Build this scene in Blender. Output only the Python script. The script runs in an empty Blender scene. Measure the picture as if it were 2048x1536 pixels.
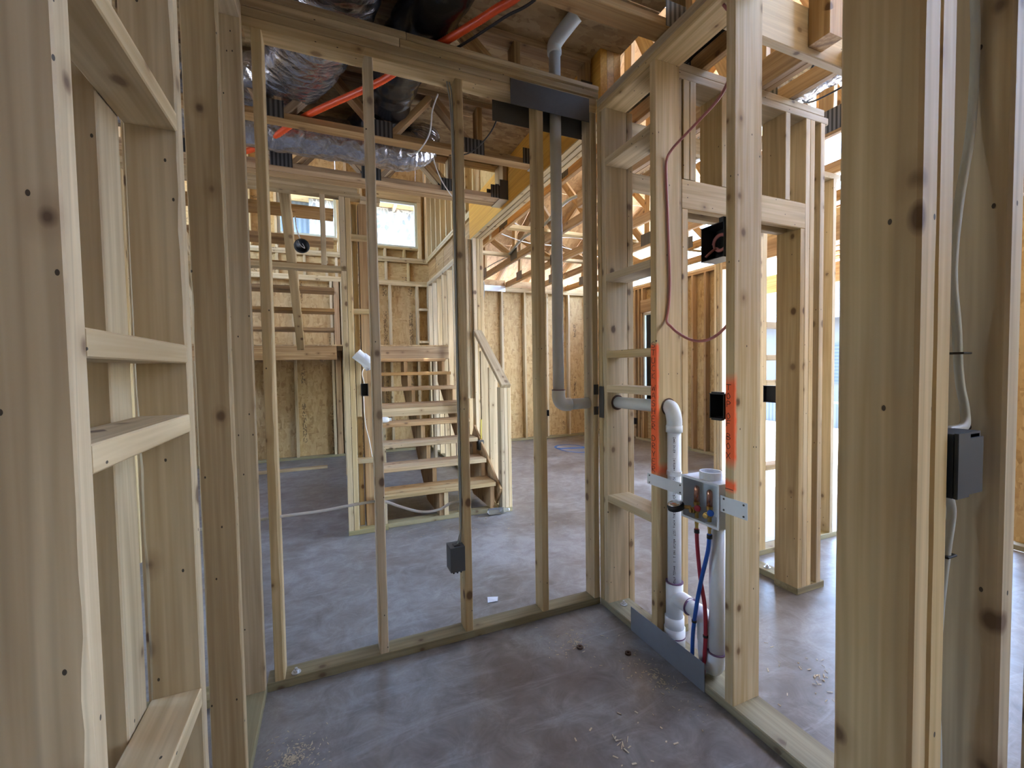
import bpy, math, random
from mathutils import Vector, Matrix, noise as mnoise
random.seed(7)
S = bpy.context.scene
C = S.collection

# ------------------------------------------------------------------ camera
cam_d = bpy.data.cameras.new('camera'); cam = bpy.data.objects.new('camera', cam_d); C.objects.link(cam)
cam_d.sensor_fit = 'HORIZONTAL'; cam_d.sensor_width = 36.0; cam_d.lens = 867.2 / 2048 * 36.0
cam_d.clip_start = 0.02; cam_d.clip_end = 300
RX = (0.92085331, -0.02958925, 0.38878485)
RY = (-0.38957685, -0.02866097, 0.9205479)
RZ = (-0.01609537, -0.99915115, -0.03791983)
cam.matrix_world = Matrix(((RX[0], -RX[1], -RX[2], 0), (RY[0], -RY[1], -RY[2], 0), (RZ[0], -RZ[1], -RZ[2], 1.325), (0, 0, 0, 1)))
S.camera = cam

# ------------------------------------------------------------------ world, sun, exposure
w = bpy.data.worlds.new('sky'); S.world = w; w.use_nodes = True
nt = w.node_tree; bg = nt.nodes['Background']
sky = nt.nodes.new('ShaderNodeTexSky'); sky.sky_type = 'NISHITA'; sky.sun_disc = False
sky.sun_elevation = math.radians(68); sky.sun_rotation = math.radians(155); sky.air_density = 1.0; sky.dust_density = 1.2; sky.ozone_density = 1.0
nt.links.new(sky.outputs[0], bg.inputs[0]); bg.inputs[1].default_value = 0.80
sd = bpy.data.lights.new('sun', 'SUN'); sd.energy = 1.9; sd.angle = math.radians(0.6); sd.color = (1.0, 0.94, 0.84)
sun = bpy.data.objects.new('sun', sd); C.objects.link(sun)
sun.rotation_euler = Vector((-0.14, 0.30, -0.94)).to_track_quat('-Z', 'Y').to_euler()
vs = S.view_settings
vs.view_transform = 'Standard'; vs.look = 'None'; vs.gamma = 1.0; vs.use_curve_mapping = False
vs.exposure = 2.9
S.cycles.max_bounces = 5; S.cycles.diffuse_bounces = 3; S.cycles.glossy_bounces = 2; S.cycles.transmission_bounces = 4; S.cycles.caustics_reflective = False; S.cycles.caustics_refractive = False

# ------------------------------------------------------------------ materials
class NB:
    def __init__(s, name):
        s.m = bpy.data.materials.new(name); s.m.use_nodes = True
        s.t = s.m.node_tree; s.b = s.t.nodes['Principled BSDF']
    def n(s, typ, **kw):
        nd = s.t.nodes.new(typ)
        for k, v in kw.items(): setattr(nd, k, v)
        return nd
    def l(s, a, b): s.t.links.new(a, b)
    def math(s, op, a, b=None, c=None, clamp=False):
        nd = s.n('ShaderNodeMath', operation=op); nd.use_clamp = clamp
        for i, v in enumerate((a, b, c)):
            if v is None: continue
            if isinstance(v, (int, float)): nd.inputs[i].default_value = v
            else: s.l(v, nd.inputs[i])
        return nd.outputs[0]
    def mix(s, f, a, b, mode='MIX'):
        nd = s.n('ShaderNodeMix', data_type='RGBA', blend_type=mode)
        for inp, v in ((nd.inputs[0], f), (nd.inputs[6], a), (nd.inputs[7], b)):
            if isinstance(v, (int, float)): inp.default_value = v
            elif isinstance(v, tuple): inp.default_value = (*v, 1) if len(v) == 3 else v
            else: s.l(v, inp)
        return nd.outputs[2]
    def ramp(s, f, stops):
        nd = s.n('ShaderNodeValToRGB'); cr = nd.color_ramp
        while len(cr.elements) < len(stops): cr.elements.new(0.5)
        for e, (p, c) in zip(cr.elements, stops): e.position = p; e.color = (*c, 1) if len(c) == 3 else c
        s.l(f, nd.inputs[0]); return nd.outputs[0]
    def coords(s, scale=(1, 1, 1), rnd=True, kind='Object', rot=(0, 0, 0)):
        tc = s.n('ShaderNodeTexCoord'); mp = s.n('ShaderNodeMapping')
        mp.inputs['Scale'].default_value = scale; mp.inputs['Rotation'].default_value = rot
        src = tc.outputs[kind]
        if rnd:
            oi = s.n('ShaderNodeObjectInfo'); k = s.n('ShaderNodeVectorMath', operation='SCALE')
            cmb = s.n('ShaderNodeCombineXYZ')
            s.l(oi.outputs['Random'], cmb.inputs[0]); s.l(s.math('MULTIPLY', oi.outputs['Random'], 7.31), cmb.inputs[1]); s.l(s.math('MULTIPLY', oi.outputs['Random'], 31.7), cmb.inputs[2])
            s.l(cmb.outputs[0], k.inputs[0]); k.inputs['Scale'].default_value = 9.0
            ad = s.n('ShaderNodeVectorMath', operation='ADD'); s.l(src, ad.inputs[0]); s.l(k.outputs[0], ad.inputs[1]); src = ad.outputs[0]
        s.l(src, mp.inputs[0]); return mp.outputs[0]
    def noise(s, v, scale=5, detail=3, rough=0.55, dist=0.0):
        nd = s.n('ShaderNodeTexNoise'); nd.inputs['Scale'].default_value = scale; nd.inputs['Detail'].default_value = detail
        nd.inputs['Roughness'].default_value = rough; nd.inputs['Distortion'].default_value = dist
        s.l(v, nd.inputs['Vector']); return nd.outputs['Fac']
    def voro(s, v, scale=5, feat='F1', rnd=1.0, dim='3D'):
        nd = s.n('ShaderNodeTexVoronoi', feature=feat); nd.voronoi_dimensions = dim; nd.inputs['Scale'].default_value = scale; nd.inputs['Randomness'].default_value = rnd
        s.l(v, nd.inputs['Vector']); return nd
    def bump(s, h, strength=0.3, dist=0.01):
        nd = s.n('ShaderNodeBump'); nd.inputs['Strength'].default_value = strength; nd.inputs['Distance'].default_value = dist
        s.l(h, nd.inputs['Height']); s.l(nd.outputs[0], s.b.inputs['Normal'])
    def out(s, col=None, rough=None, metal=None, **kw):
        for key, v in (('Base Color', col), ('Roughness', rough), ('Metallic', metal)):
            if v is None: continue
            i = s.b.inputs[key]
            if isinstance(v, (int, float)): i.default_value = v
            elif isinstance(v, tuple): i.default_value = (*v, 1)
            else: s.l(v, i)
        for k, v in kw.items(): s.b.inputs[k.replace('_', ' ')].default_value = v
        return s.m

def wood(name, light, dark, knot=(0.13, 0.070, 0.035), knots=0.72, holes=0.86, var=0.15, paint=None, streak=0.5):
    b = NB(name)
    fine = b.noise(b.coords((60, 60, 1.8)), 1.0, 2, 0.65)
    broad = b.noise(b.coords((12, 12, 0.6)), 1.0, 2, 0.5, 0.9)
    f = b.math('ADD', b.math('MULTIPLY', fine, 0.55), b.math('MULTIPLY', broad, 0.5))
    col = b.ramp(f, [(0.36, dark), (0.52, tuple((a + c) / 2 for a, c in zip(light, dark))), (0.64, light)])
    # growth lines and cloudy weathering, both bent by the broad grain
    tco = b.n('ShaderNodeTexCoord'); spx = b.n('ShaderNodeSeparateXYZ'); b.l(tco.outputs['Object'], spx.inputs[0])
    ph = b.math('ADD', b.math('MULTIPLY', b.math('ADD', spx.outputs[0], b.math('MULTIPLY', spx.outputs[1], 0.8)), 210.0), b.math('MULTIPLY', broad, 26.0))
    gl = b.math('MULTIPLY', b.math('ADD', b.math('SINE', ph), 1.0), 0.5)
    col = b.mix(b.math('MULTIPLY', b.math('MULTIPLY', b.math('POWER', gl, 3.0), fine), 0.55 * streak), col, tuple(c * 0.5 for c in dark))
    col = b.mix(b.math('MULTIPLY', b.math('SUBTRACT', 0.46, broad, clamp=True), 2.2, clamp=True), col, tuple(c * 0.62 for c in dark))
    # knots with halo
    so = b.n('ShaderNodeSeparateXYZ'); b.l(b.coords((1, 1, 1)), so.inputs[0]); uu = b.math('ADD', so.outputs[0], so.outputs[1])
    def uv(a, c):
        q = b.n('ShaderNodeCombineXYZ'); b.l(b.math('MULTIPLY', uu, a), q.inputs[0]); b.l(b.math('MULTIPLY', so.outputs[2], c), q.inputs[1]); return q.outputs[0]
    kv = b.voro(uv(9.0, 6.5), 1.0, dim='2D')
    sep = b.n('ShaderNodeSeparateColor'); b.l(kv.outputs['Color'], sep.inputs[0])
    pick = b.math('GREATER_THAN', sep.outputs[0], knots)
    dd = b.math('ADD', kv.outputs['Distance'], b.math('MULTIPLY', b.math('SUBTRACT', fine, 0.5), 0.06))
    rad = b.math('ADD', 0.01, b.math('MULTIPLY', b.math('POWER', sep.outputs[1], 1.6), 0.10))
    core = b.math('MULTIPLY', pick, b.math('SUBTRACT', 1.0, b.math('MULTIPLY', b.math('SUBTRACT', dd, rad), 15.0, clamp=True), clamp=True))
    halo = b.math('MULTIPLY', pick, b.math('SUBTRACT', 1.0, b.math('MULTIPLY', dd, 3.9, clamp=True), clamp=True))
    col = b.mix(b.math('MULTIPLY', halo, 0.6), col, (dark[0] * 0.62, dark[1] * 0.52, dark[2] * 0.45))
    col = b.mix(b.math('MULTIPLY', core, b.math('ADD', 0.55, b.math('MULTIPLY', sep.outputs[2], 0.4))), col, knot)
    # nail holes
    hv = b.voro(uv(22, 13), 1.0, dim='2D'); sh = b.n('ShaderNodeSeparateColor'); b.l(hv.outputs['Color'], sh.inputs[0])
    hole = b.math('MULTIPLY', b.math('GREATER_THAN', sh.outputs[1], holes), b.math('LESS_THAN', hv.outputs['Distance'], 0.048))
    col = b.mix(b.math('MULTIPLY', hole, 0.92), col, (0.018, 0.012, 0.009))
    oi = b.n('ShaderNodeObjectInfo')
    hsv = b.n('ShaderNodeHueSaturation'); b.l(col, hsv.inputs['Color'])
    b.l(b.math('ADD', 1.0 - var, b.math('MULTIPLY', oi.outputs['Random'], 2 * var)), hsv.inputs['Value'])
    b.l(b.math('ADD', 0.85, b.math('MULTIPLY', b.math('FRACT', b.math('MULTIPLY', oi.outputs['Random'], 13.7)), 0.30)), hsv.inputs['Saturation'])
    col = hsv.outputs[0]
    if paint:
        tc = b.n('ShaderNodeTexCoord'); sp = b.n('ShaderNodeSeparateXYZ'); b.l(tc.outputs['Object'], sp.inputs[0])
        nz = b.math('MULTIPLY', b.math('SUBTRACT', b.noise(b.coords((60, 60, 30), rnd=False), 1.0, 3), 0.5), 0.02)
        for (z0, z1, x1, soft) in paint:        # local z range, and how far it wraps along local x from the face
            zz = b.math('ADD', sp.outputs[2], nz); xx = b.math('ADD', sp.outputs[0], nz)
            m1 = b.math('MULTIPLY', b.math('SUBTRACT', zz, z0), 1.0 / soft, clamp=True)
            m2 = b.math('MULTIPLY', b.math('SUBTRACT', z1, zz), 1.0 / soft, clamp=True)
            m3 = b.math('MULTIPLY', b.math('SUBTRACT', x1, xx), 1.0 / 0.012, clamp=True)
            mm = b.math('MULTIPLY', b.math('MULTIPLY', m1, m2), m3)
            col = b.mix(b.math('MULTIPLY', mm, 0.96), col, (1.0, 0.135, 0.03))
    return b.out(col, 0.66)

M = {}
SPF_L, SPF_D = (0.65, 0.50, 0.295), (0.45, 0.315, 0.16)
M['spf'] = wood('lumber_pale', SPF_L, SPF_D)
M['spf_clean'] = wood('lumber_clean', (0.69, 0.54, 0.33), (0.50, 0.36, 0.19), knots=0.80, holes=0.90)
M['spf_knotty'] = wood('lumber_knotty', SPF_L, SPF_D, knot=(0.10, 0.05, 0.022), knots=0.45, holes=0.80, streak=0.9)
M['pt'] = wood('lumber_treated', (0.38, 0.325, 0.185), (0.24, 0.20, 0.105), knots=0.8, holes=0.98)
M['syp'] = wood('lumber_truss', (0.58, 0.39, 0.205), (0.36, 0.20, 0.085), knots=0.75, holes=0.99, streak=0.9)
M['wane'] = wood('lumber_bark_edge', (0.60, 0.475, 0.30), (0.35, 0.25, 0.15), knots=0.6, streak=1.0)
M['lvl'] = wood('laminated_veneer', (0.80, 0.42, 0.085), (0.64, 0.30, 0.05), knots=0.99, holes=0.995, var=0.05)

def osb(name, a, c, d, sc=1.0, text=True):
    b = NB(name)
    layers = []
    for i, (sx, sy, sz, r) in enumerate([(9, 38, 38, 0.35), (38, 38, 9, 0.8), (30, 30, 11, -0.9)]):
        vo = b.voro(b.coords((sx * sc, sy * sc, sz * sc), rot=(r, r * 0.7, r * 1.3)), 1.0)
        s = b.n('ShaderNodeSeparateColor'); b.l(vo.outputs['Color'], s.inputs[0]); layers.append((s.outputs[0], s.outputs[1]))
    f = layers[0][0]
    for x, y in layers[1:]:
        mx = b.n('ShaderNodeMix', data_type='FLOAT'); b.l(b.math('GREATER_THAN', y, 0.5), mx.inputs[0]); b.l(f, mx.inputs[2]); b.l(x, mx.inputs[3]); f = mx.outputs[0]
    f = b.math('ADD', b.math('MULTIPLY', f, 0.62), b.math('MULTIPLY', b.noise(b.coords((1, 1, 1)), 24, 2), 0.45))
    col = b.ramp(f, [(0.08, d), (0.36, c), (0.95, a)])
    if text:      # faint mill print running up the sheet
        sp = b.n('ShaderNodeSeparateXYZ'); tc = b.n('ShaderNodeTexCoord'); b.l(tc.outputs['Object'], sp.inputs[0])
        u = b.math('ABSOLUTE', b.math('SUBTRACT', b.math('FRACT', b.math('MULTIPLY', b.math('ADD', sp.outputs[0], 0.1), 2.45)), 0.5))
        band = b.math('LESS_THAN', u, 0.07)
        gl = b.noise(b.coords((70, 1, 38)), 1.0, 0, 0.4)
        blk = b.math('GREATER_THAN', b.noise(b.coords((1, 1, 2.6)), 1.0, 0), 0.50)
        mk_ = b.math('MULTIPLY', b.math('MULTIPLY', band, blk), b.math('GREATER_THAN', gl, 0.52))
        col = b.mix(b.math('MULTIPLY', mk_, 0.62), col, (0.07, 0.04, 0.02))
    return b.out(col, 0.62)
M['osb'] = osb('osb_wall', (0.64, 0.45, 0.22), (0.52, 0.335, 0.14), (0.33, 0.19, 0.07))
M['osb_roof'] = osb('osb_roof', (0.68, 0.45, 0.235), (0.55, 0.335, 0.16), (0.36, 0.20, 0.085), text=False)
M['osb_floor'] = osb('osb_subfloor', (0.62, 0.44, 0.23), (0.44, 0.28, 0.13), (0.24, 0.14, 0.06), text=False)

def concrete():
    b = NB('concrete_slab'); v = b.coords((1, 1, 1), rnd=False)
    big = b.noise(v, 1.1, 3, 0.6, 0.8); mid = b.noise(v, 7.0, 4, 0.75, 0.6); sm = b.noise(v, 110, 1)
    f = b.math('ADD', b.math('MULTIPLY', big, 0.55), b.math('MULTIPLY', mid, 0.5))
    col = b.ramp(f, [(0.38, (0.12, 0.10, 0.088)), (0.52, (0.225, 0.21, 0.20)), (0.66, (0.36, 0.355, 0.355))])
    tr = b.noise(b.coords((1.6, 9.0, 1), rnd=False, rot=(0, 0, 0.45)), 1.0, 4, 0.8, 0.9)
    col = b.mix(b.math('MULTIPLY', b.math('SUBTRACT', tr, 0.54, clamp=True), 4.0, clamp=True), col, (0.36, 0.36, 0.365))
    st = b.noise(v, 1.9, 3, 0.6, 0.5)
    col = b.mix(b.math('MULTIPLY', b.math('SUBTRACT', st, 0.55, clamp=True), 4.5, clamp=True), col, (0.105, 0.074, 0.055))
    col = b.mix(b.math('MULTIPLY', sm, 0.45), col, (0.17, 0.155, 0.15))
    b.bump(mid, 0.22, 0.006)
    rg = b.math('ADD', 0.22, b.math('MULTIPLY', big, 0.30))
    return b.out(col, rg)
M['concrete'] = concrete()

def plain(name, col, rough=0.5, metal=0.0, nscale=25, namp=0.12, bump=0.0, **kw):
    b = NB(name); v = b.coords((1, 1, 1)); n = b.noise(v, nscale, 3)
    c = b.mix(b.math('MULTIPLY', n, namp * 2), col, tuple(x * 0.62 for x in col))
    if bump: b.bump(n, bump, 0.004)
    return b.out(c, rough, metal, **kw)
M['pvc'] = plain('pvc_white', (0.80, 0.81, 0.83), 0.32)
M['pvc_grey'] = plain('pvc_weathered', (0.72, 0.73, 0.74), 0.4, nscale=14)
M['primer'] = plain('pvc_primer_purple', (0.16, 0.08, 0.16), 0.5)
M['steel_dark'] = plain('steel_plate_dark', (0.115, 0.108, 0.10), 0.62, 0.35, 60, 0.3)
M['steel'] = plain('steel_plate_grey', (0.33, 0.36, 0.40), 0.42, 0.6, 30)
M['galv'] = plain('steel_galvanised', (0.66, 0.67, 0.68), 0.36, 0.75, 18)
def ribs():
    b = NB('steel_truss_plate'); tc = b.n('ShaderNodeTexCoord'); sp = b.n('ShaderNodeSeparateXYZ'); b.l(tc.outputs['Object'], sp.inputs[0])
    a = b.math('SINE', b.math('MULTIPLY', sp.outputs[2], 250.0)); c = b.math('SINE', b.math('MULTIPLY', sp.outputs[2], 250.0))
    f = b.math('MULTIPLY', b.math('ADD', b.math('MULTIPLY', a, 0.5), b.math('MULTIPLY', c, 0.5)), 0.5)
    return b.out(b.mix(b.math('ADD', 0.5, f, clamp=True), (0.03, 0.03, 0.028), (0.20, 0.195, 0.19)), 0.5, 0.55)
M['truss_plate'] = ribs()
M['white_metal'] = plain('bracket_white', (0.78, 0.79, 0.81), 0.4, 0.1)
M['box_black'] = plain('box_black_plastic', (0.018, 0.020, 0.024), 0.42)
M['box_grey'] = plain('box_charcoal_plastic', (0.075, 0.08, 0.085), 0.5)
M['box_navy'] = plain('box_slate_plastic', (0.018, 0.03, 0.048), 0.45)
M['plastic'] = plain('washer_box_plastic', (0.78, 0.80, 0.84), 0.28)
M['brass'] = plain('brass', (0.62, 0.42, 0.14), 0.28, 1.0)
M['copper'] = plain('copper', (0.62, 0.33, 0.24), 0.25, 1.0)
M['chrome'] = plain('chrome', (0.75, 0.75, 0.75), 0.12, 1.0)
M['red_pex'] = plain('tubing_red', (0.42, 0.03, 0.05), 0.35)
M['blue_pex'] = plain('tubing_blue', (0.02, 0.11, 0.50), 0.32)
M['pink_cable'] = plain('cable_dusty_red', (0.48, 0.17, 0.155), 0.42)
M['conduit'] = plain('conduit_orange', (0.90, 0.10, 0.018), 0.38)
M['white_cable'] = plain('cable_white', (0.78, 0.77, 0.74), 0.45)
M['grey_cable'] = plain('cable_pale_grey', (0.43, 0.44, 0.43), 0.45)
M['yellow_cable'] = plain('cable_yellow', (0.62, 0.47, 0.07), 0.45)
M['black_rubber'] = plain('rubber_black', (0.012, 0.012, 0.012), 0.6)
M['black_duct'] = plain('duct_black_film', (0.010, 0.010, 0.012), 0.22, nscale=18, bump=0.6)
M['paper'] = plain('paper_white', (0.82, 0.83, 0.88), 0.7)
M['vinyl'] = plain('window_vinyl', (0.72, 0.74, 0.66), 0.4)
M['ink'] = plain('marker_ink', (0.03, 0.012, 0.010), 0.7)
M['blue_spray'] = plain('spray_paint_blue', (0.06, 0.16, 0.42), 0.7, nscale=60, namp=0.4)
M['ground'] = plain('patio_pale', (0.62, 0.60, 0.56), 0.9, nscale=3)
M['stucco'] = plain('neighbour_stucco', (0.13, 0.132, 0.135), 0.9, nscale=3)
M['chips'] = plain('sawdust_chips', (0.58, 0.48, 0.34), 0.8)
M['rust_and_hole_shade'] = plain('rusty_iron_and_hole_shade', (0.10, 0.055, 0.035), 0.7, 0.4)

def foil():
    b = NB('duct_foil'); v = b.coords((1, 1, 1))
    vo = b.voro(b.coords((14, 26, 14)), 1.0); n = b.noise(v, 13, 4, 0.6, 2.0)
    h = b.math('ADD', vo.outputs['Distance'], b.math('MULTIPLY', n, 0.8)); b.bump(h, 0.5, 0.02)
    col = b.ramp(n, [(0.3, (0.30, 0.28, 0.28)), (0.7, (0.66, 0.66, 0.70))])
    return b.out(col, 0.2, 0.9)
M['foil'] = foil()
def glass():
    b = NB('window_glass'); tr = b.n('ShaderNodeBsdfTransparent'); gl = b.n('ShaderNodeBsdfGlossy'); gl.inputs['Roughness'].default_value = 0.02
    tr.inputs[0].default_value = (0.93, 0.97, 0.98, 1); mx = b.n('ShaderNodeMixShader'); fr = b.n('ShaderNodeFresnel'); fr.inputs[0].default_value = 1.45
    b.l(fr.outputs[0], mx.inputs[0]); b.l(tr.outputs[0], mx.inputs[1]); b.l(gl.outputs[0], mx.inputs[2])
    b.l(mx.outputs[0], b.t.nodes['Material Output'].inputs[0]); return b.m
M['glass'] = glass()
def clear():
    b = NB('bottle_clear'); b.b.inputs['Base Color'].default_value = (0.92, 0.95, 0.98, 1)
    b.b.inputs['Roughness'].default_value = 0.06; b.b.inputs['Transmission Weight'].default_value = 0.9; b.b.inputs['IOR'].default_value = 1.3
    return b.m
M['clear'] = clear()
def stone():
    b = NB('neighbour_stone'); v = b.coords((1.0, 1.0, 1.6), rnd=False)
    vo = b.voro(v, 6.5); ed = b.voro(v, 6.5, 'DISTANCE_TO_EDGE'); s = b.n('ShaderNodeSeparateColor'); b.l(vo.outputs['Color'], s.inputs[0])
    col = b.ramp(b.math('ADD', b.math('MULTIPLY', s.outputs[0], 0.6), b.math('MULTIPLY', b.noise(v, 12, 4), 0.4)), [(0.2, (0.08, 0.08, 0.085)), (0.6, (0.16, 0.16, 0.162)), (0.9, (0.25, 0.25, 0.245))])
    col = b.mix(b.math('LESS_THAN', ed.outputs['Distance'], 0.07), col, (0.26, 0.26, 0.255))
    return b.out(col, 0.9)
M['stone'] = stone()
def shingle():
    b = NB('neighbour_shingle'); br = b.n('ShaderNodeTexBrick'); b.l(b.coords((1, 1, 1), rnd=False, kind='Generated'), br.inputs['Vector'])
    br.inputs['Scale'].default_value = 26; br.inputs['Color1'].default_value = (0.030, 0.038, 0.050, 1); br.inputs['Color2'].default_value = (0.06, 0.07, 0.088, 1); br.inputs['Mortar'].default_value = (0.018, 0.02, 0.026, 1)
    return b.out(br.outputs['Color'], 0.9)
M['shingle'] = shingle()
def siding():
    b = NB('neighbour_siding'); wv = b.n('ShaderNodeTexWave', bands_direction='Z'); wv.inputs['Scale'].default_value = 3.0; b.l(b.coords((1, 1, 1), rnd=False), wv.inputs['Vector'])
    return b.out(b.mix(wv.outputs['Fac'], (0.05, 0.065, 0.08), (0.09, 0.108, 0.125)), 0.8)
M['siding'] = siding()

# ------------------------------------------------------------------ geometry helpers
WM = {}
def reg(o, wm, parent=None):
    C.objects.link(o); WM[o] = wm
    if parent is None: o.matrix_world = wm
    else:
        o.parent = parent
        o.matrix_basis = WM[parent].inverted() @ wm
    return o
def tag(o, label=None, cat=None, group=None, kind=None):
    if label: o['label'] = label
    if cat: o['category'] = cat
    if group: o['group'] = group
    if kind: o['kind'] = kind
    return o
def empty(name, loc, label=None, cat=None, group=None, kind=None):
    o = bpy.data.objects.new(name, None); o.empty_display_size = 0.1
    return tag(reg(o, Matrix.Translation(Vector(loc))), label, cat, group, kind)
def mk(name, vs_, fs, mat, parent=None, loc=(0, 0, 0), smooth=False, rot=None):
    me = bpy.data.meshes.new(name); me.from_pydata(vs_, [], fs); me.update()
    if mat: me.materials.append(M[mat] if isinstance(mat, str) else mat)
    if smooth:
        me.polygons.foreach_set('use_smooth', [True] * len(me.polygons))
    o = bpy.data.objects.new(name, me)
    wm = Matrix.Translation(Vector(loc))
    if rot is not None: wm = wm @ rot.to_4x4()
    return reg(o, wm, parent)

def boxgeo(w, d, l, ch, nseg=1, wane=0.0, seed=0):
    """long box along z, chamfered octagonal section; optional wavy waned edges"""
    a, b = w / 2, d / 2; c = min(ch, a * 0.8, b * 0.8)
    V, F = [], []
    def ring(z, inset=0.0, k=None):
        ww, dd = a - inset, b - inset; pts = []
        cs = [c] * 4
        if wane:
            cs = [c + wane * max(0.0, mnoise.noise(Vector((seed + j * 7.7, z * 2.3, 0.3))) * 1.5 + 0.5 * mnoise.noise(Vector((seed + j * 3.1, z * 13, 1.3)))) for j in range(4)]
        for j, (sx, sy) in enumerate(((1, 1), (-1, 1), (-1, -1), (1, -1))):
            cc = cs[j]
            p1, p2 = ((ww, dd - cc), (ww - cc, dd)) if j == 0 else ((-ww + cc, dd), (-ww, dd - cc)) if j == 1 else ((-ww, -dd + cc), (-ww + cc, -dd)) if j == 2 else ((ww - cc, -dd), (ww, -dd + cc))
            pts += [(p1[0], p1[1], z), (p2[0], p2[1], z)]
        return pts
    n = nseg
    for i in range(n + 1): V += ring(-l / 2 + l * i / n)
    for i in range(n):
        for j in range(8):
            F.append((i * 8 + j, i * 8 + (j + 1) % 8, (i + 1) * 8 + (j + 1) % 8, (i + 1) * 8 + j))
    F.append(tuple(range(7, -1, -1))); F.append(tuple(n * 8 + j for j in range(8)))
    return V, F
MESH = {}
def lum(name, parent, p, q, mat='spf', ch=0.0025, nseg=1, wane=0.0, twist=0.0):
    """axis aligned piece of lumber between two corners, grain along the longest side"""
    lo = [min(a, b) for a, b in zip(p, q)]; hi = [max(a, b) for a, b in zip(p, q)]
    s = [h - l for l, h in zip(lo, hi)]; ctr = [(h + l) / 2 for l, h in zip(lo, hi)]
    ax = max(range(3), key=lambda i: s[i])
    if ax == 2: R = Matrix.Identity(3); w, d, l = s[0], s[1], s[2]
    elif ax == 1: R = Matrix(((1, 0, 0), (0, 0, 1), (0, -1, 0))); w, d, l = s[0], s[2], s[1]     # local z->y, local y->-z
    else: R = Matrix(((0, 0, 1), (0, 1, 0), (-1, 0, 0))); w, d, l = s[2], s[1], s[0]               # local z->x, local x->-z
    key = (round(w, 4), round(d, 4), round(l, 4), mat, ch, nseg)
    wm = Matrix.Translation(Vector(ctr)) @ R.to_4x4()
    if twist: wm = wm @ Matrix.Rotation(twist, 4, 'Z')
    if key in MESH and not wane:
        o = bpy.data.objects.new(name, MESH[key]); return reg(o, wm, parent)
    V, F = boxgeo(w, d, l, ch, nseg, wane, random.random() * 50)
    me = bpy.data.meshes.new(name); me.from_pydata(V, [], F); me.materials.append(M[mat]); me.update()
    if not wane: MESH[key] = me
    o = bpy.data.objects.new(name, me); return reg(o, wm, parent)
def stick(name, parent, p, q, w, d, mat='spf', up=(0, 0, 1), ch=0.002, label=None):
    """lumber from p to q; w across 'side', d along 'up'"""
    p, q = Vector(p), Vector(q); z = (q - p).normalized(); u = Vector(up)
    x = u.cross(z)
    if x.length < 1e-4: x = Vector((1, 0, 0)).cross(z)
    x.normalize(); y = z.cross(x)
    R = Matrix((x, y, z)).transposed()
    key = (round(w, 4), round(d, 4), round((q - p).length, 4), mat, ch, 's')
    wm = Matrix.Translation((p + q) / 2) @ R.to_4x4()
    if key not in MESH:
        V, F = boxgeo(w, d, (q - p).length, ch); me = bpy.data.meshes.new(name); me.from_pydata(V, [], F); me.materials.append(M[mat]); me.update(); MESH[key] = me
    return reg(bpy.data.objects.new(name, MESH[key]), wm, parent)
def spline(pts, n=8):
    P = [Vector(p) for p in pts]; P = [2 * P[0] - P[1]] + P + [2 * P[-1] - P[-2]]; out = []
    for i in range(1, len(P) - 2):
        for k in range(n):
            t = k / n; a, b, c, d = P[i - 1], P[i], P[i + 1], P[i + 2]
            out.append(0.5 * ((2 * b) + (c - a) * t + (2 * a - 5 * b + 4 * c - d) * t * t + (3 * b - a - 3 * c + d) * t ** 3))
    out.append(P[-2]); return out
def tubegeo(pts, r, seg=12, flat=1.0, rfun=None, cap=True):
    V, F = [], []; n = len(pts); u = None
    for i, p in enumerate(pts):
        t = (pts[min(i + 1, n - 1)] - pts[max(i - 1, 0)]).normalized()
        if u is None:
            u = Vector((0, 0, 1)) if abs(t.z) < 0.9 else Vector((1, 0, 0))
        u = (u - t * u.dot(t)).normalized(); v = t.cross(u)
        rr = rfun(i / (n - 1), i) if rfun else r
        for k in range(seg):
            a = 2 * math.pi * k / seg
            V.append(tuple(p + u * (math.cos(a) * rr) + v * (math.sin(a) * rr * flat)))
    for i in range(n - 1):
        for k in range(seg):
            F.append((i * seg + k, i * seg + (k + 1) % seg, (i + 1) * seg + (k + 1) % seg, (i + 1) * seg + k))
    if cap:
        F.append(tuple(range(seg - 1, -1, -1))); F.append(tuple((n - 1) * seg + k for k in range(seg)))
    return V, F
def tube(name, parent, pts, r, mat, seg=12, flat=1.0, smooth_path=True, rfun=None, n=8):
    P = spline(pts, n) if smooth_path else [Vector(p) for p in pts]
    o0 = P[0].copy(); V, F = tubegeo([p - o0 for p in P], r, seg, flat, rfun)
    return mk(name, V, F, mat, parent, o0, True)
def ringtube(name, parent, c, axis, r0, r1, h, mat, seg=24):
    """short open collar of outer radius r1, bore r0 and height h"""
    V, F = [], []
    for z, r in ((0, r1), (h, r1), (h, r0), (0, r0)):
        for k in range(seg): V.append((r * math.cos(2 * math.pi * k / seg), r * math.sin(2 * math.pi * k / seg), z))
    for i in range(4):
        for k in range(seg): F.append((i * seg + k, i * seg + (k + 1) % seg, ((i + 1) % 4) * seg + (k + 1) % seg, ((i + 1) % 4) * seg + k))
    q = Vector((0, 0, 1)).rotation_difference(Vector(axis)).to_matrix()
    return mk(name, V, F, mat, parent, c, False, q)
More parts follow.
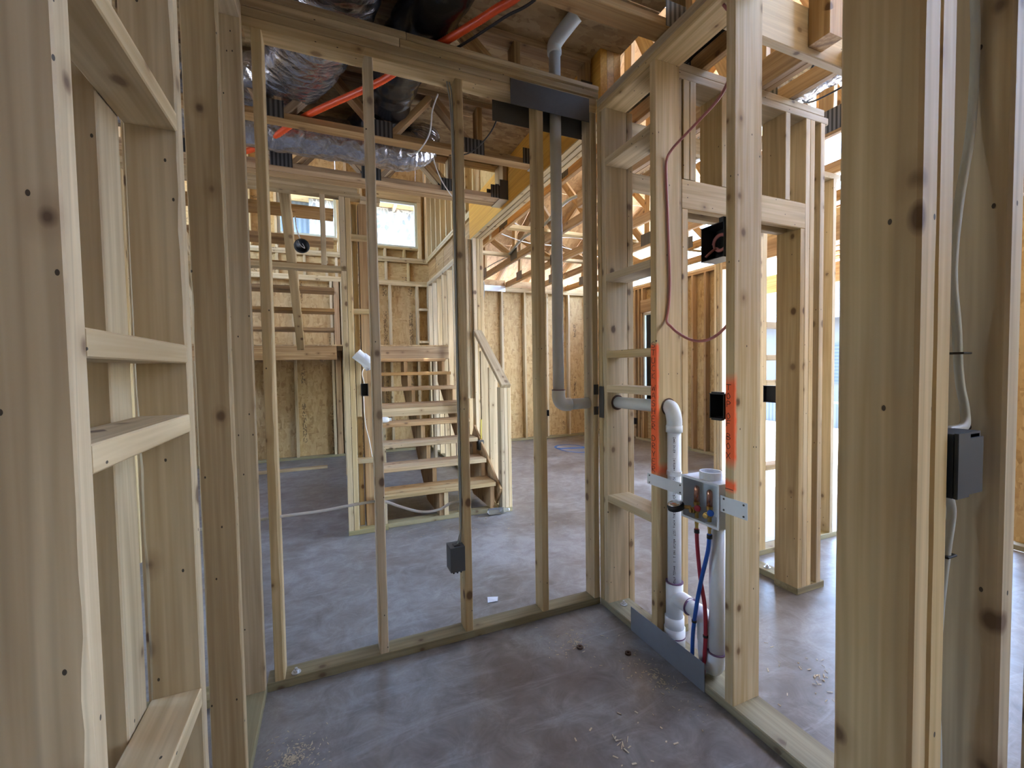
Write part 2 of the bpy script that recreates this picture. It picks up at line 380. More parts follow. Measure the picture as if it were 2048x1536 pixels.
def lathe(name, parent, prof, c, axis, mat, seg=20, smooth=True):
    V, F = [], []
    for r, z in prof:
        for k in range(seg): V.append((r * math.cos(2 * math.pi * k / seg), r * math.sin(2 * math.pi * k / seg), z))
    for i in range(len(prof) - 1):
        for k in range(seg): F.append((i * seg + k, i * seg + (k + 1) % seg, (i + 1) * seg + (k + 1) % seg, (i + 1) * seg + k))
    F.append(tuple(range(seg - 1, -1, -1))); F.append(tuple((len(prof) - 1) * seg + k for k in range(seg)))
    q = Vector((0, 0, 1)).rotation_difference(Vector(axis)).to_matrix()
    return mk(name, V, F, mat, parent, c, smooth, q)
def openbox(name, parent, lo, hi, face, t, mat):
    """box with one open face ('-x','-y','+y')"""
    x0, y0, z0 = lo; x1, y1, z1 = hi; V, F = [], []
    def b(a, c):
        n = len(V); (ax, ay, az), (bx, by, bz) = a, c
        V.extend([(ax, ay, az), (bx, ay, az), (bx, by, az), (ax, by, az), (ax, ay, bz), (bx, ay, bz), (bx, by, bz), (ax, by, bz)])
        F.extend([tuple(n + i for i in f) for f in ((3, 2, 1, 0), (4, 5, 6, 7), (0, 1, 5, 4), (2, 3, 7, 6), (1, 2, 6, 5), (3, 0, 4, 7))])
    ctr = Vector(((x0 + x1) / 2, (y0 + y1) / 2, (z0 + z1) / 2))
    b((x0, y0, z0), (x1, y1, z0 + t)); b((x0, y0, z1 - t), (x1, y1, z1))
    if face != '-x': b((x0, y0, z0 + t), (x0 + t, y1, z1 - t))
    if face != '+x': b((x1 - t, y0, z0 + t), (x1, y1, z1 - t))
    if face != '-y': b((x0 + t, y0, z0 + t), (x1 - t, y0 + t, z1 - t))
    if face != '+y': b((x0 + t, y1 - t, z0 + t), (x1 - t, y1, z1 - t))
    V = [tuple(Vector(v) - ctr) for v in V]
    return mk(name, V, F, mat, parent, ctr)
def prism(name, parent, poly, axis, a0, a1, mat):
    """extrude a polygon given in the two other world axes along axis"""
    V, F = [], []; n = len(poly)
    for a in (a0, a1):
        for (u, v) in poly:
            V.append({'x': (a, u, v), 'y': (u, a, v), 'z': (u, v, a)}[axis])
    c = Vector([sum(q[i] for q in V) / len(V) for i in range(3)]); V = [tuple(Vector(q) - c) for q in V]
    F = [tuple(range(n - 1, -1, -1)), tuple(range(n, 2 * n))] + [(i, (i + 1) % n, n + (i + 1) % n, n + i) for i in range(n)]
    return mk(name, V, F, mat, parent, c)

PB, P1, P2 = 2.672, 2.710, 2.748          # top plates
T = 0.038; D4 = 0.089; D6 = 0.140
FJ = 3.104                                 # top of the floor trusses

# ================================================================== SETTING
fl = mk('floor', [(-3.2, -3.2, 0), (4.36, -3.2, 0), (4.36, 3.95, 0), (5.2, 3.95, 0), (5.2, 7.33, 0), (-3.2, 7.33, 0),
                  (-3.2, -3.2, -0.15), (4.36, -3.2, -0.15), (4.36, 3.95, -0.15), (5.2, 3.95, -0.15), (5.2, 7.33, -0.15), (-3.2, 7.33, -0.15)],
        [(0, 1, 2, 3, 4, 5), (11, 10, 9, 8, 7, 6)] + [(i, (i + 6), (i + 1) % 6 + 6, (i + 1) % 6) for i in range(6)], 'concrete')
tag(fl, 'bare grey concrete slab floor of the unfinished house', kind='structure')
gr = mk('ground', [(-60, -60, -0.3), (80, -60, -0.3), (80, 80, -0.3), (-60, 80, -0.3)], [(0, 1, 2, 3)], 'ground'); tag(gr, 'pale sunlit bare ground outside the house', kind='structure')

# ---- left wall
wl = empty('wall_left', (-0.316, 1.33, 0), 'framed stud wall with flat blocking beside the doorway', kind='structure')
lum('bottom_plate', wl, (-0.361, 0.656, 0), (-0.272, 2.002, T), 'pt')
for i, y in enumerate((0.656, 1.105, 1.534, 1.964)):
    lum('stud', wl, (-0.361, y, T), (-0.272, y + T, PB), 'spf_knotty' if i == 0 else 'spf', nseg=70 if i < 3 else 1, wane=(0.016, 0.007, 0.004, 0)[i])
for z, dz in ((1.821, 0), (1.345, 0), (1.200, 0), (0.607, 0)):
    lum('block', wl, (-0.361, 0.695, z), (-0.2725, 1.104, z + T), 'spf_clean')
lum('top_plate', wl, (-0.361, 0.656, PB), (-0.272, 2.002, P1)); lum('top_plate', wl, (-0.361, 0.656, P1), (-0.272, 2.002, P2))

# ---- wall that tees into the left wall
wt = empty('wall_tee', (-1.3, 1.045, 0), 'stud wall meeting the back of the blocked wall', kind='structure')
lum('bottom_plate', wt, (-3.1, 1.0, 0), (-0.362, 1.089, T), 'pt')
for x in (-0.400, -0.81, -1.22, -1.63, -2.04, -2.45, -2.86): lum('stud', wt, (x, 1.0, T), (x + T, 1.089, PB), 'spf_clean')
lum('top_plate', wt, (-3.1, 1.0, PB), (-0.362, 1.089, P1))

# ---- back wall of the laundry
wb = empty('wall_back', (0.54, 2.046, 0), 'framed stud wall between the laundry and the stair hall', kind='structure')
Y0, Y1 = 2.002, 2.091
lum('bottom_plate', wb, (-0.271, Y0, 0), (1.36, Y1, T), 'pt')
lum('bottom_plate', wb, (-3.1, Y0 + .001, 0), (-0.363, Y1, T), 'pt')
studs_b = {}
for k, (x, m, wn) in enumerate(((-0.243, 'spf_clean', 0.008), (0.178, 'spf_clean', 0.006), (0.581, 'spf', 0.003), (1.002, 'spf_clean', 0.003), (1.322, 'spf_clean', 0.002), (-0.66, 'spf', 0), (-1.07, 'spf', 0), (-1.48, 'spf', 0), (-1.9, 'spf', 0), (-2.3, 'spf', 0))):
    studs_b[k] = lum('stud', wb, (x, Y0, T), (x + T, Y1, 2.675), m, nseg=60 if wn else 1, wane=wn)
lum('top_plate', wb, (-0.271, Y0, 2.675), (1.36, Y1, 2.713)); lum('top_plate', wb, (-0.36, Y0 + .001, 2.7132), (1.36, Y1, 2.751))
lum('top_plate', wb, (-3.1, Y0, 2.675), (-0.362, Y1, 2.751))
lum('top_plate', wb, (-3.1, Y0 - .003, 2.7515), (0.33, Y1, 2.7895), ch=.004); lum('top_plate', wb, (0.334, Y0 - .003, 2.7515), (1.372, Y1, 2.7895), ch=.006)
lum('top_plate', wb, (-3.1, Y0 - .001, 2.79), (0.36, Y1, 2.828), ch=.008); lum('top_plate', wb, (0.364, Y0 - .001, 2.79), (1.376, Y1, 2.828), ch=.01)

# ---- right wall (2x6 plumbing wall)
XR = 1.361; XR2 = 1.501
wr = empty('wall_right', (1.431, 1.2, 0), 'deep plumbing wall framing holding the washer box', kind='structure')
lum('bottom_plate', wr, (XR, 0.376, 0), (XR2, 2.0, T), 'pt', ch=.004)
lum('stud', wr, (XR + .003, 1.929, T), (XR2, 1.967, PB - .003), 'spf_clean'); lum('stud', wr, (XR, 1.968, T), (XR2, 2.0015, PB - .003), 'spf')
lum('stud', wr, (1.503, 1.93, 0.0), (1.541, 2.019, PB), 'spf')
M['spf_or1'] = wood('lumber_marked_red_long', SPF_L, SPF_D, knots=0.86, paint=[(0.83 - 1.355, 1.43 - 1.355, -0.050, 0.02), (0.80 - 1.355, 0.885 - 1.355, 0.0, 0.05)])
M['spf_or2'] = wood('lumber_marked_red_short', (0.65, 0.54, 0.375), SPF_D, knots=0.62, paint=[(0.93 - 1.355, 1.295 - 1.355, -0.052, 0.05), (0.842 - 1.355, 0.90 - 1.355, -0.050, 0.02)])
stud_far = lum('stud', wr, (XR, 1.548, T), (XR2, 1.586, PB), 'spf_or1')
stud_near = lum('stud', wr, (XR, 1.141, T), (XR2, 1.179, PB), 'spf_or2')
lum('stud', wr, (XR, 0.735, T), (XR2, 0.773, PB), 'spf'); lum('stud', wr, (XR, 0.376, T), (XR2, 0.414, PB), 'spf')
for z, xe in ((2.372, XR2), (1.770, XR2), (1.367, 1.45), (1.186, 1.45), (0.594, XR2)):
    lum('block', wr, (XR + .001, 1.587, z), (xe, 1.9285, z + T), 'spf_clean')
lum('top_plate', wr, (XR, 0.2, 2.669), (XR2, 2.0005, 2.707), ch=.004); lum('top_plate', wr, (XR, 0.2, 2.7072), (XR2, 2.0005, 2.745), ch=.004)

# hand lettering on the two marked studs
STROKES = {
 'S': [[(.9, .9), (.5, 1), (.1, .8), (.3, .55), (.8, .45), (.85, .15), (.4, 0), (.05, .12)]],
 '-': [[(0, .5), (.5, .62), (1, .4)]], 'T': [[(0, 1), (1, .95)], [(.5, 1), (.45, 0)]], 'U': [[(.1, 1), (.05, .3), (.4, 0), (.85, .2), (.9, 1)]],
 'C': [[(.9, .85), (.5, 1), (.1, .55), (.35, .05), (.9, .1)]], 'K': [[(.15, 1), (.1, 0)], [(.85, 1), (.12, .45), (.95, 0)]],
 'W': [[(0, 1), (.22, 0), (.5, .7), (.75, 0), (1, 1)]], 'A': [[(0, 0), (.5, 1), (.95, 0)], [(.2, .35), (.8, .38)]],
 'H': [[(.1, 1), (.08, 0)], [(.9, 1), (.88, 0)], [(.1, .5), (.9, .52)]], 'E': [[(.9, 1), (.15, .95), (.12, .02), (.9, 0)], [(.14, .5), (.7, .52)]],
 'R': [[(.12, 0), (.15, 1), (.8, .85), (.75, .6), (.15, .48), (.9, 0)]], 'D': [[(.1, 0), (.12, 1), (.85, .7), (.8, .2), (.1, 0)]],
 'Y': [[(.05, 1), (.5, .5), (.9, 1)], [(.5, .5), (.42, 0)]], 'O': [[(.5, 1), (.12, .6), (.35, 0), (.85, .35), (.5, 1)]],
 'P': [[(.15, 0), (.18, 1), (.85, .8), (.7, .5), (.17, .45)]], 'F': [[(.9, 1), (.15, .95), (.12, 0)], [(.14, .5), (.75, .55)]],
 'B': [[(.12, 0), (.15, 1), (.75, .85), (.65, .55), (.15, .52), (.85, .3), (.7, .02), (.12, 0)]], 'X': [[(.05, 1), (.9, 0)], [(.9, 1), (.1, 0)]]}
def lettering(name, parent, word_z, x, ymid, w, h, mat='ink', r=0.0011):
    V, F = [], []
    for chh, z in word_z:
        for st in STROKES[chh]:
            pts = [Vector((x, ymid + w / 2 - u * w, z + v * h)) for u, v in st]
            P = spline(pts, 5) if len(pts) > 2 else pts
            v2, f2 = tubegeo(P, r, 6); n = len(V); V += v2; F += [tuple(n + i for i in f) for f in f2]
    c = Vector((x, ymid, word_z[0][1])); V = [tuple(Vector(v) - c) for v in V]
    return mk(name, V, F, mat, parent, c)
words1 = list('STUCK') + [None] + list('WASHER') + [None] + list('DRYER')
wz = []; z = 1.405
for chh in words1:
    if chh is None: z -= 0.018; continue
    wz.append((chh, z)); z -= 0.0355
lettering('lettering', stud_far, wz, XR - .0005, 1.567, 0.024, 0.026)
wz = [('T', 1.228), ('O', 1.196), ('P', 1.166), ('O', 1.122), ('F', 1.094), ('B', 1.045), ('O', 1.010), ('X', 0.974)]
lettering('lettering', stud_near, wz, XR - .0005, 1.164, 0.020, 0.022)
lettering('lettering', stud_near, [('-', 0.856)], XR - .0005, 1.160, 0.034, 0.006)

# ---- wall with the doorway the camera looks through
wf = empty('wall_front', (0.8, 0.33, 0), 'doubled door jamb studs and plates at the doorway', kind='structure')
lum('bottom_plate', wf, (0.64, 0.285, 0), (1.36, 0.374, T), 'pt')
lum('trimmer', wf, (0.640, 0.285, T), (0.678, 0.374, PB), 'spf_knotty', ch=.004, nseg=60, wane=.003)
lum('stud', wf, (0.682, 0.287, T), (0.719, 0.374, PB), 'spf', ch=.004, nseg=60, wane=.002); lum('stud', wf, (0.861, 0.285, T), (0.899, 0.374, PB), 'wane', ch=.004)
lum('stud', wf, (1.28, 0.285, T), (1.318, 0.374, PB)); lum('top_plate', wf, (0.2, 0.285, PB), (1.36, 0.374, P1)); lum('top_plate', wf, (-0.27, 0.285, P1), (1.36, 0.374, P2))

# ---- hall wall with a door header (2x6)
HY0, HY1 = 1.61, 1.75
wh = empty('wall_hall', (2.1, 1.68, 0), 'hall wall framing with a door header and clustered studs', kind='structure')
lum('bottom_plate', wh, (2.427, HY0 - .002, 0), (2.66, HY1, T), 'pt')
lum('bottom_plate', wh, (1.503, HY0, 0), (1.612, HY1, T), 'pt')
lum('stud', wh, (1.535, HY0, T), (1.573, HY1, PB)); lum('trimmer', wh, (1.574, HY0, T), (1.612, HY1, 2.069), 'spf_clean')
lum('trimmer', wh, (2.427, HY0, T), (2.465, HY1, 2.069), 'spf')
for x in (2.466, 2.505, 2.592): lum('stud', wh, (x, HY0, T), (x + T, HY1, PB), 'spf_clean')
lum('header', wh, (1.574, HY0, 2.07), (2.465, HY0 + T, 2.21), 'spf', ch=.004); lum('header', wh, (1.574, HY1 - T, 2.07), (2.465, HY1, 2.21), 'spf')
for x in (1.584, 1.625, 1.832, 2.30): lum('cripple_stud', wh, (x, HY0, 2.211), (x + T, HY1, PB), 'spf_clean')
lum('top_plate', wh, (1.503, HY0, PB), (2.655, HY1, P1), 'spf_clean'); lum('top_plate', wh, (1.503, HY0, P1), (2.62, HY1, P2), 'spf_clean')
# dropped plates beyond the laundry
lum('rim_board', wh, (1.503, 1.280, 2.669), (2.34, 1.318, 2.87), 'spf_clean', ch=.004); lum('top_plate', wh, (2.20, -0.4, 2.669), (2.34, 1.279, 2.745), 'spf_clean', ch=.004)
lum('block', wh, (1.965, 1.19, 2.70), (2.055, 1.279, 2.95), 'syp')
lum('stud', wh, (2.31, 0.3, T), (2.35, 0.44, PB), 'spf'); lum('bottom_plate', wh, (2.21, -0.4, 0), (2.35, 0.55, T), 'pt')

# ---- closet wall behind it
wc = empty('wall_closet', (2.8, 2.0, 0), 'small closet wall with short flat blocks beyond the hall', kind='structure')
lum('bottom_plate', wc, (2.47, 1.751, 0), (2.56, 2.14, T), 'pt'); lum('bottom_plate', wc, (2.565, 2.05, 0), (3.55, 2.139, T), 'pt')
lum('stud', wc, (2.665, 2.05, T), (2.754, 2.088, PB), 'spf_clean'); lum('stud', wc, (3.04, 2.14, T), (3.129, 2.178, PB), 'syp')
for z in (1.570, 1.345, 1.170, 0.585): lum('block', wc, (2.755, 2.05, z), (3.10, 2.138, z + T), 'spf_clean')
for x in (3.24, 3.31, 3.45): lum('stud', wc, (x, 2.05, T), (x + T, 2.139, PB), 'spf_clean')
lum('top_plate', wc, (2.565, 2.05, PB), (3.55, 2.139, P1), 'spf_clean'); lum('top_plate', wc, (2.47, 1.752, PB), (2.56, 2.14, P1), 'spf_clean')
lum('block', wc, (1.542, 1.98, 2.575), (2.468, 2.018, 2.664), 'spf'); lum('block', wc, (1.542, 1.98, 2.30), (2.468, 2.018, 2.39), 'spf')

# ---- stair wall (front of the stairs, y 3.66)
ws = empty('wall_stair', (0.1, 3.7, 0), 'framed wall beside and above the stair opening', kind='structure')
SY0, SY1 = 3.66, 3.749
lum('bottom_plate', ws, (0.112, SY0, 0), (0.42, SY1, T), 'pt')
for x, m in ((0.114, 'spf_clean'), (0.155, 'spf_clean')): lum('stud', ws, (x, SY0, T), (x + T, SY1, PB), m)
lum('stud', ws, (0.20, SY0 + .004, 0.95), (0.236, SY1, 1.40), 'spf_clean')
lum('post', ws, (0.255, SY1 - .02, T), (0.33, SY1 + .12, 2.66), 'syp'); lum('stud', ws, (0.205, SY1 + .01, T), (0.243, SY1 + .1, 2.66), 'spf')
for z in (2.36, 1.775, 0.57): lum('block', ws, (0.195, SY0 + .01, z), (0.332, SY0 + .08, z + T), 'spf_clean')
lum('top_plate', ws, (-3.1, SY0, 2.676), (0.27, SY1, 2.714)); lum('top_plate', ws, (-3.1, SY0, 2.7142), (0.25, SY1, 2.752))
lum('top_plate', ws, (-3.1, SY0, 2.7525), (0.26, SY1, 2.80)); lum('block', ws, (0.272, SY0, 2.66), (0.42, SY1, 2.70))
lum('bottom_plate', ws, (-1.2, SY0, 2.099), (0.152, SY1, 2.137), 'spf')
for x in (-0.66, -0.026, 0.112): lum('cripple_stud', ws, (x, SY0, 2.1375), (x + T, SY1, 2.675), 'spf_clean')
for x in (-1.25, -1.65, -2.05, -2.45): lum('stud', ws, (x, SY0, T), (x + T, SY1, 2.675), 'spf_clean')

# ---- far exterior wall
FY = 7.15
wF = empty('wall_far', (1.0, 7.2, 0), 'far exterior wall of studs and strand board sheathing', kind='structure')
lum('bottom_plate', wF, (-3.1, FY, 0), (5.1, FY + D4, T), 'pt')
for x in (-2.9, -2.5, -2.1, -1.7, -1.27, -0.85, -0.47, 0.05, 0.20, 0.62, 0.92, 1.35, 1.54, 2.0, 2.45, 2.84, 3.28, 3.73, 4.19, 4.60, 5.0):
    lum('stud', wF, (x, FY, T), (x + T, FY + D4, PB), 'spf_clean')
lum('post', wF, (0.10, FY + .0, T), (0.18, FY + D4, PB), 'syp')
for z in (1.75, 2.28): lum('block', wF, (1.389, FY, z), (1.539, FY + D4, z + T), 'spf_clean')
lum('top_plate', wF, (-3.1, FY, PB), (5.1, FY + D4, P1), 'spf_clean'); lum('top_plate', wF, (-3.1, FY, P1), (5.1, FY + D4, P2), 'spf_clean')
x = -3.1
while x < 5.1:
    lum('osb_panel', wF, (x, FY + D4 + .001, 0.002), (min(x + 1.22, 5.15), FY + D4 + .013, 2.76), 'osb', ch=.001); x += 1.22
# rim and upper wall (only the stair side goes up a floor)
for x0, x1 in ((-3.1, -0.9), (-0.898, 0.4), (0.402, 1.64)):
    lum('rim_board', wF, (x0, FY + .05, P2 + .001), (x1, FY + .075, 3.04), 'osb', ch=.001)
for x in (-0.66, -0.3, 0.0, 0.14, 0.87, 1.22): lum('squash_block', wF, (x, FY + .01, P2), (x + T, FY + .049, 3.04), 'spf_clean')
lum('bottom_plate', wF, (-3.1, FY, 3.042), (1.64, FY + D4, 3.08), 'spf'); lum('bottom_plate', wF, (-3.1, FY, 3.081), (1.64, FY + D4, 3.119), 'spf')
WIN = [(-0.62, 0.18, 3.33, 4.05), (0.66, 1.40, 3.28, 4.02)]
for x in (-2.9, -2.4, -1.9, -1.4, -0.99, 0.30, 0.52, 1.52): lum('stud', wF, (x, FY, 3.12), (x + T, FY + D4, 5.1), 'spf_clean')
for (a, b_, z0, z1) in WIN:
    lum('trimmer', wF, (a - T, FY, 3.12), (a, FY + D4, z1), 'spf_clean'); lum('trimmer', wF, (b_, FY, 3.12), (b_ + .06, FY + D4, z1), 'spf_clean')
    lum('sill_plate', wF, (a, FY, z0 - T), (b_, FY + D4, z0), 'spf_clean'); lum('header', wF, (a - T, FY, z1), (b_ + .06, FY + D4, z1 + .14), 'spf_clean')
    for x in (a + .2, a + .5): lum('cripple_stud', wF, (x, FY, 3.12), (x + T, FY + D4, z0 - T), 'spf_clean')
OSU = ((-3.1, -0.62, 2.762, 5.1), (0.18, 0.66, 2.762, 5.1), (1.40, 1.64, 2.762, 5.1), (-0.62, 0.18, 2.762, 3.33), (0.66, 1.40, 2.762, 3.28), (-0.62, 0.18, 4.05, 5.1), (0.66, 1.40, 4.02, 5.1))
for (x0, x1, z0, z1) in OSU: lum('osb_panel', wF, (x0 + .001, FY + D4 + .001, z0), (x1 - .001, FY + D4 + .013, z1), 'osb', ch=.001)
def window(n, lo, hi, axis, label):
    """vinyl frame + pane in the wall opening; axis = wall normal"""
    o = empty('window_%d' % n, ((lo[0] + hi[0]) / 2, (lo[1] + hi[1]) / 2, lo[2]), label, kind='structure')
    a, b_ = 0.035, 0.05
    if axis == 'y':
        y = lo[1]
        lum('window_frame', o, (lo[0], y, lo[2]), (lo[0] + a, y + b_, hi[2]), 'vinyl'); lum('window_frame', o, (hi[0] - a, y, lo[2]), (hi[0], y + b_, hi[2]), 'vinyl')
        lum('window_frame', o, (lo[0] + a, y, lo[2]), (hi[0] - a, y + b_, lo[2] + a), 'vinyl'); lum('window_frame', o, (lo[0] + a, y, hi[2] - a), (hi[0] - a, y + b_, hi[2]), 'vinyl')
        lum('window_pane', o, (lo[0] + a, y + .02, lo[2] + a), (hi[0] - a, y + .026, hi[2] - a), 'glass', ch=.0005)
    else:
        x = lo[0]; mid = (lo[1] + hi[1]) / 2
        for y in (lo[1], mid - a / 2, hi[1] - a): lum('window_frame', o, (x, y, lo[2]), (x + b_, y + a, hi[2]), 'vinyl')
        lum('window_frame', o, (x, lo[1] + a, lo[2]), (x + b_, hi[1] - a, lo[2] + a), 'vinyl'); lum('window_frame', o, (x, lo[1] + a, hi[2] - a), (x + b_, hi[1] - a, hi[2]), 'vinyl')
        lum('window_pane', o, (x + .02, lo[1] + a, lo[2] + a), (x + .026, mid - a / 2, hi[2] - a), 'glass', ch=.0005); lum('window_pane', o, (x + .02, mid + a / 2, lo[2] + a), (x + .026, hi[1] - a, hi[2] - a), 'glass', ch=.0005)
    return o
for i, (a, b_, z0, z1) in enumerate(WIN):
    window(i + 1, (a + .003, FY + .035, z0 + .003), (b_ - .003, FY + .085, z1 - .003), 'y', ('high window above the stairs behind the framed stair wall', 'high bright window above the stair landing')[i])

# ---- east exterior walls
EX = 5.1
we = empty('wall_east', (5.14, 5.6, 0), 'side exterior wall with strand board and a tall window', kind='structure')
lum('bottom_plate', we, (EX, 3.95, 0), (EX + D4, FY - .002, T), 'pt')
EW = (5.36, 6.16, 0.55, 2.24)
for y in (4.0, 4.36, 4.56, 4.76, 5.0, 5.2, 5.28, 6.24, 6.34, 6.6, 6.95): lum('stud', we, (EX, y, T), (EX + D4, y + T, PB), 'syp')
lum('trimmer', we, (EX, 5.32, T), (EX + D4, 5.357, 2.24), 'syp'); lum('trimmer', we, (EX, 6.163, T), (EX + D4, 6.2, 2.24), 'syp')
lum('header', we, (EX, 5.32, 2.25), (EX + D4, 6.2, 2.47), 'syp'); lum('sill_plate', we, (EX, 5.358, .51), (EX + D4, 6.162, .548), 'syp')
for y in (5.34, 5.74, 6.14): lum('cripple_stud', we, (EX, y, 2.471), (EX + D4, y + T, PB), 'syp')
for y in (5.36, 5.74, 6.12): lum('cripple_stud', we, (EX, y, T), (EX + D4, y + T, .509), 'syp')
lum('top_plate', we, (EX, 3.95, PB), (EX + D4, FY - .002, P1), 'syp'); lum('top_plate', we, (EX, 3.95, P1), (EX + D4, FY - .002, P2), 'spf_clean')
for (y0, y1, z0, z1) in ((3.95, 5.36, 0, 2.76), (6.16, 7.24, 0, 2.76), (5.36, 6.16, 0, .55), (5.36, 6.16, 2.24, 2.76)):
    lum('osb_panel', we, (EX + D4 + .001, y0 + .001, z0 + .002), (EX + D4 + .013, y1 - .001, z1), 'osb', ch=.001)
window(3, (EX + .03, EW[0] + .003, EW[2] + .003), (EX + .08, EW[1] - .003, EW[3] - .003), 'x', 'tall window in the side wall beyond the plumbing wall')
wp = empty('wall_porch', (4.4, 2.0, 0), 'porch side wall with a wide unfilled door opening', kind='structure')
PX = 4.36
for y in (3.82, 3.861, 3.905): lum('stud', wp, (PX, y, T), (PX + D4, y + T, PB), 'spf_clean')
lum('bottom_plate', wp, (PX, 3.82, 0), (PX + D4, 3.945, T), 'pt')
lum('header', wp, (PX, -2.6, 2.45), (PX + D4, 3.819, PB), 'syp'); lum('top_plate', wp, (PX, -3.1, PB + .001), (PX + D4, 3.945, P2), 'spf')
lum('top_plate', wp, (PX + D4 + .002, 3.86, PB), (EX, 3.948, P2), 'spf'); lum('osb_panel', wp, (PX + D4 + .002, 3.935, 0.05), (EX - .002, 3.948, PB), 'osb', ch=.001)

lum('bottom_plate', wp, (PX, -3.1, 0), (PX + D4, 1.75, T), 'pt')
for i in range(12): lum('stud', wp, (PX, -3.0 + i * .42, T), (PX + D4, -3.0 + i * .42 + T, 2.449), 'syp')
for i in range(4): lum('osb_panel', wp, (PX + D4 + .001, -3.1 + i * 1.13, 0.002), (PX + D4 + .013, -3.1 + i * 1.13 + 1.128, P2), 'osb', ch=.001)

# ---- remaining shell of the house behind and beside the camera
wsx = empty('wall_rear', (0.5, -3.1, 0), 'sheathed exterior wall behind the doorway', kind='structure')
for i in range(6):
    for z0, z1 in (((0, 3.1),) if i != 5 else ((0, 1.2), (1.75, 3.1))):  # gap in the last panel added to let daylight in
        lum('osb_panel', wsx, (-3.1 + i * 1.25, -3.12, z0), (-3.1 + i * 1.25 + 1.25, -3.107, z1), 'osb', ch=.001)
for i in range(18): lum('stud', wsx, (-3.05 + i * .42, -3.105, 0), (-3.05 + i * .42 + T, -3.016, PB))
for i in range(4): lum('osb_panel', wsx, (1.6 + i * 1.1, -3.12, 3.1), (1.6 + i * 1.1 + 1.1, -3.107, 7.95), 'osb', ch=.001)  # unseen gable panels added to block sky above the rear wall
wsl = empty('wall_west', (-3.15, 2.0, 0), 'sheathed exterior wall on the stair hall side', kind='structure')
for i in range(9):
    y0 = -3.1 + i * 1.17
    for z0, z1 in (((0, 5.1),) if i not in (4, 6, 7) else ((0, 3.3), (4.3, 5.1)) if i > 5 else ((0, 1.0), (2.1, 5.1))):  # unseen wall: height added against sun, gaps added to let daylight in
        lum('osb_panel', wsl, (-3.13, y0, z0), (-3.117, y0 + 1.17, z1), 'osb', ch=.001)
for i in range(24): lum('stud', wsl, (-3.115, -3.0 + i * .42, 0), (-3.026, -3.0 + i * .42 + T, PB))

# ---- upper floor deck and added light-blocking slab over the stair void
cl = empty('ceiling', (0, 1, FJ), 'underside of the upper floor deck of strand board sheets', kind='structure')
ys = [-3.1, -1.88, -0.66, 0.56, 1.78, 3.0, 3.76]
for j in range(6):
    for (x0, x1) in ((-3.1, -0.7), (-0.7, 1.60)):
        lum('osb_panel', cl, (x0 + .002, ys[j] + .002, FJ + .001), (x1 - .002, ys[j + 1] - .002, FJ + .019), 'osb_floor', ch=.001)
for i in range(4): lum('osb_panel', cl, (-3.1 + i * 1.19, 3.0, 5.11), (-3.1 + i * 1.19 + 1.187, 7.5, 5.125), 'osb_roof', ch=.001)  # unseen slab added over the stair void to block light
wu = empty('wall_upper', (-0.7, 3.72, FJ), 'upper floor wall beside the stair void', kind='structure')
for i in range(4): lum('osb_panel', wu, (-3.1 + i * 1.18, 3.03, FJ + .02), (-3.1 + i * 1.18 + 1.178, 3.045, 5.1), 'osb', ch=.001)

# ---- stair side wall going up to the balcony
wss = empty('wall_balcony', (1.55, 5.8, 0), 'stud wall beside the stairs with a balcony rim above', kind='structure')
BX0, BX1 = 1.53, 1.62
lum('bottom_plate', wss, (BX0, 4.62, 0), (BX1, FY - .002, T), 'pt')
yy = 4.64
while yy < 7.1:
    lum('stud', wss, (BX0, yy, T), (BX1, yy + T, PB), 'spf_clean'); lum('stud', wss, (BX0, yy, 3.13), (BX1, yy + T, 5.1), 'spf_clean'); yy += 0.30
for z in (PB, P1): lum('top_plate', wss, (BX0, 4.62, z), (BX1, FY - .002, z + T - .0005), 'spf_clean')
for z in (3.05, 3.089): lum('bottom_plate', wss, (BX0, 4.62, z), (BX1, FY - .002, z + T - .0005), 'spf_clean')
for i in range(5): lum('rim_board', wss, (BX0 + .03, 4.63 + i * .5, P2 + .001), (BX0 + .055, 4.63 + i * .5 + .485, 3.049), 'syp', ch=.001)  # darker timber puts the rim's shadow into its colour
for i in range(2): lum('osb_panel', wss, (BX1 + .001, 4.62 + i * 1.26, 2.76), (BX1 + .013, 4.62 + i * 1.26 + 1.255, 5.1), 'osb', ch=.001)

wg = empty('wall_sunblock', (1.61, 0.0, FJ), 'unseen strand board wall added to block sun between the upper floor and the great room roof', kind='structure')  # wall added to stop sun leaking in above the upper floor
for i in range(7):
    y0 = -3.1 + i * 1.1; z1 = 3.06 + (FY + .35 - (y0 + 1.1)) * .46 + .02
    prism('osb_panel', wg, [(y0, FJ + .021), (y0 + 1.097, FJ + .021), (y0 + 1.097, z1), (y0, z1 + .506)], 'x', 1.603, 1.616, 'osb')
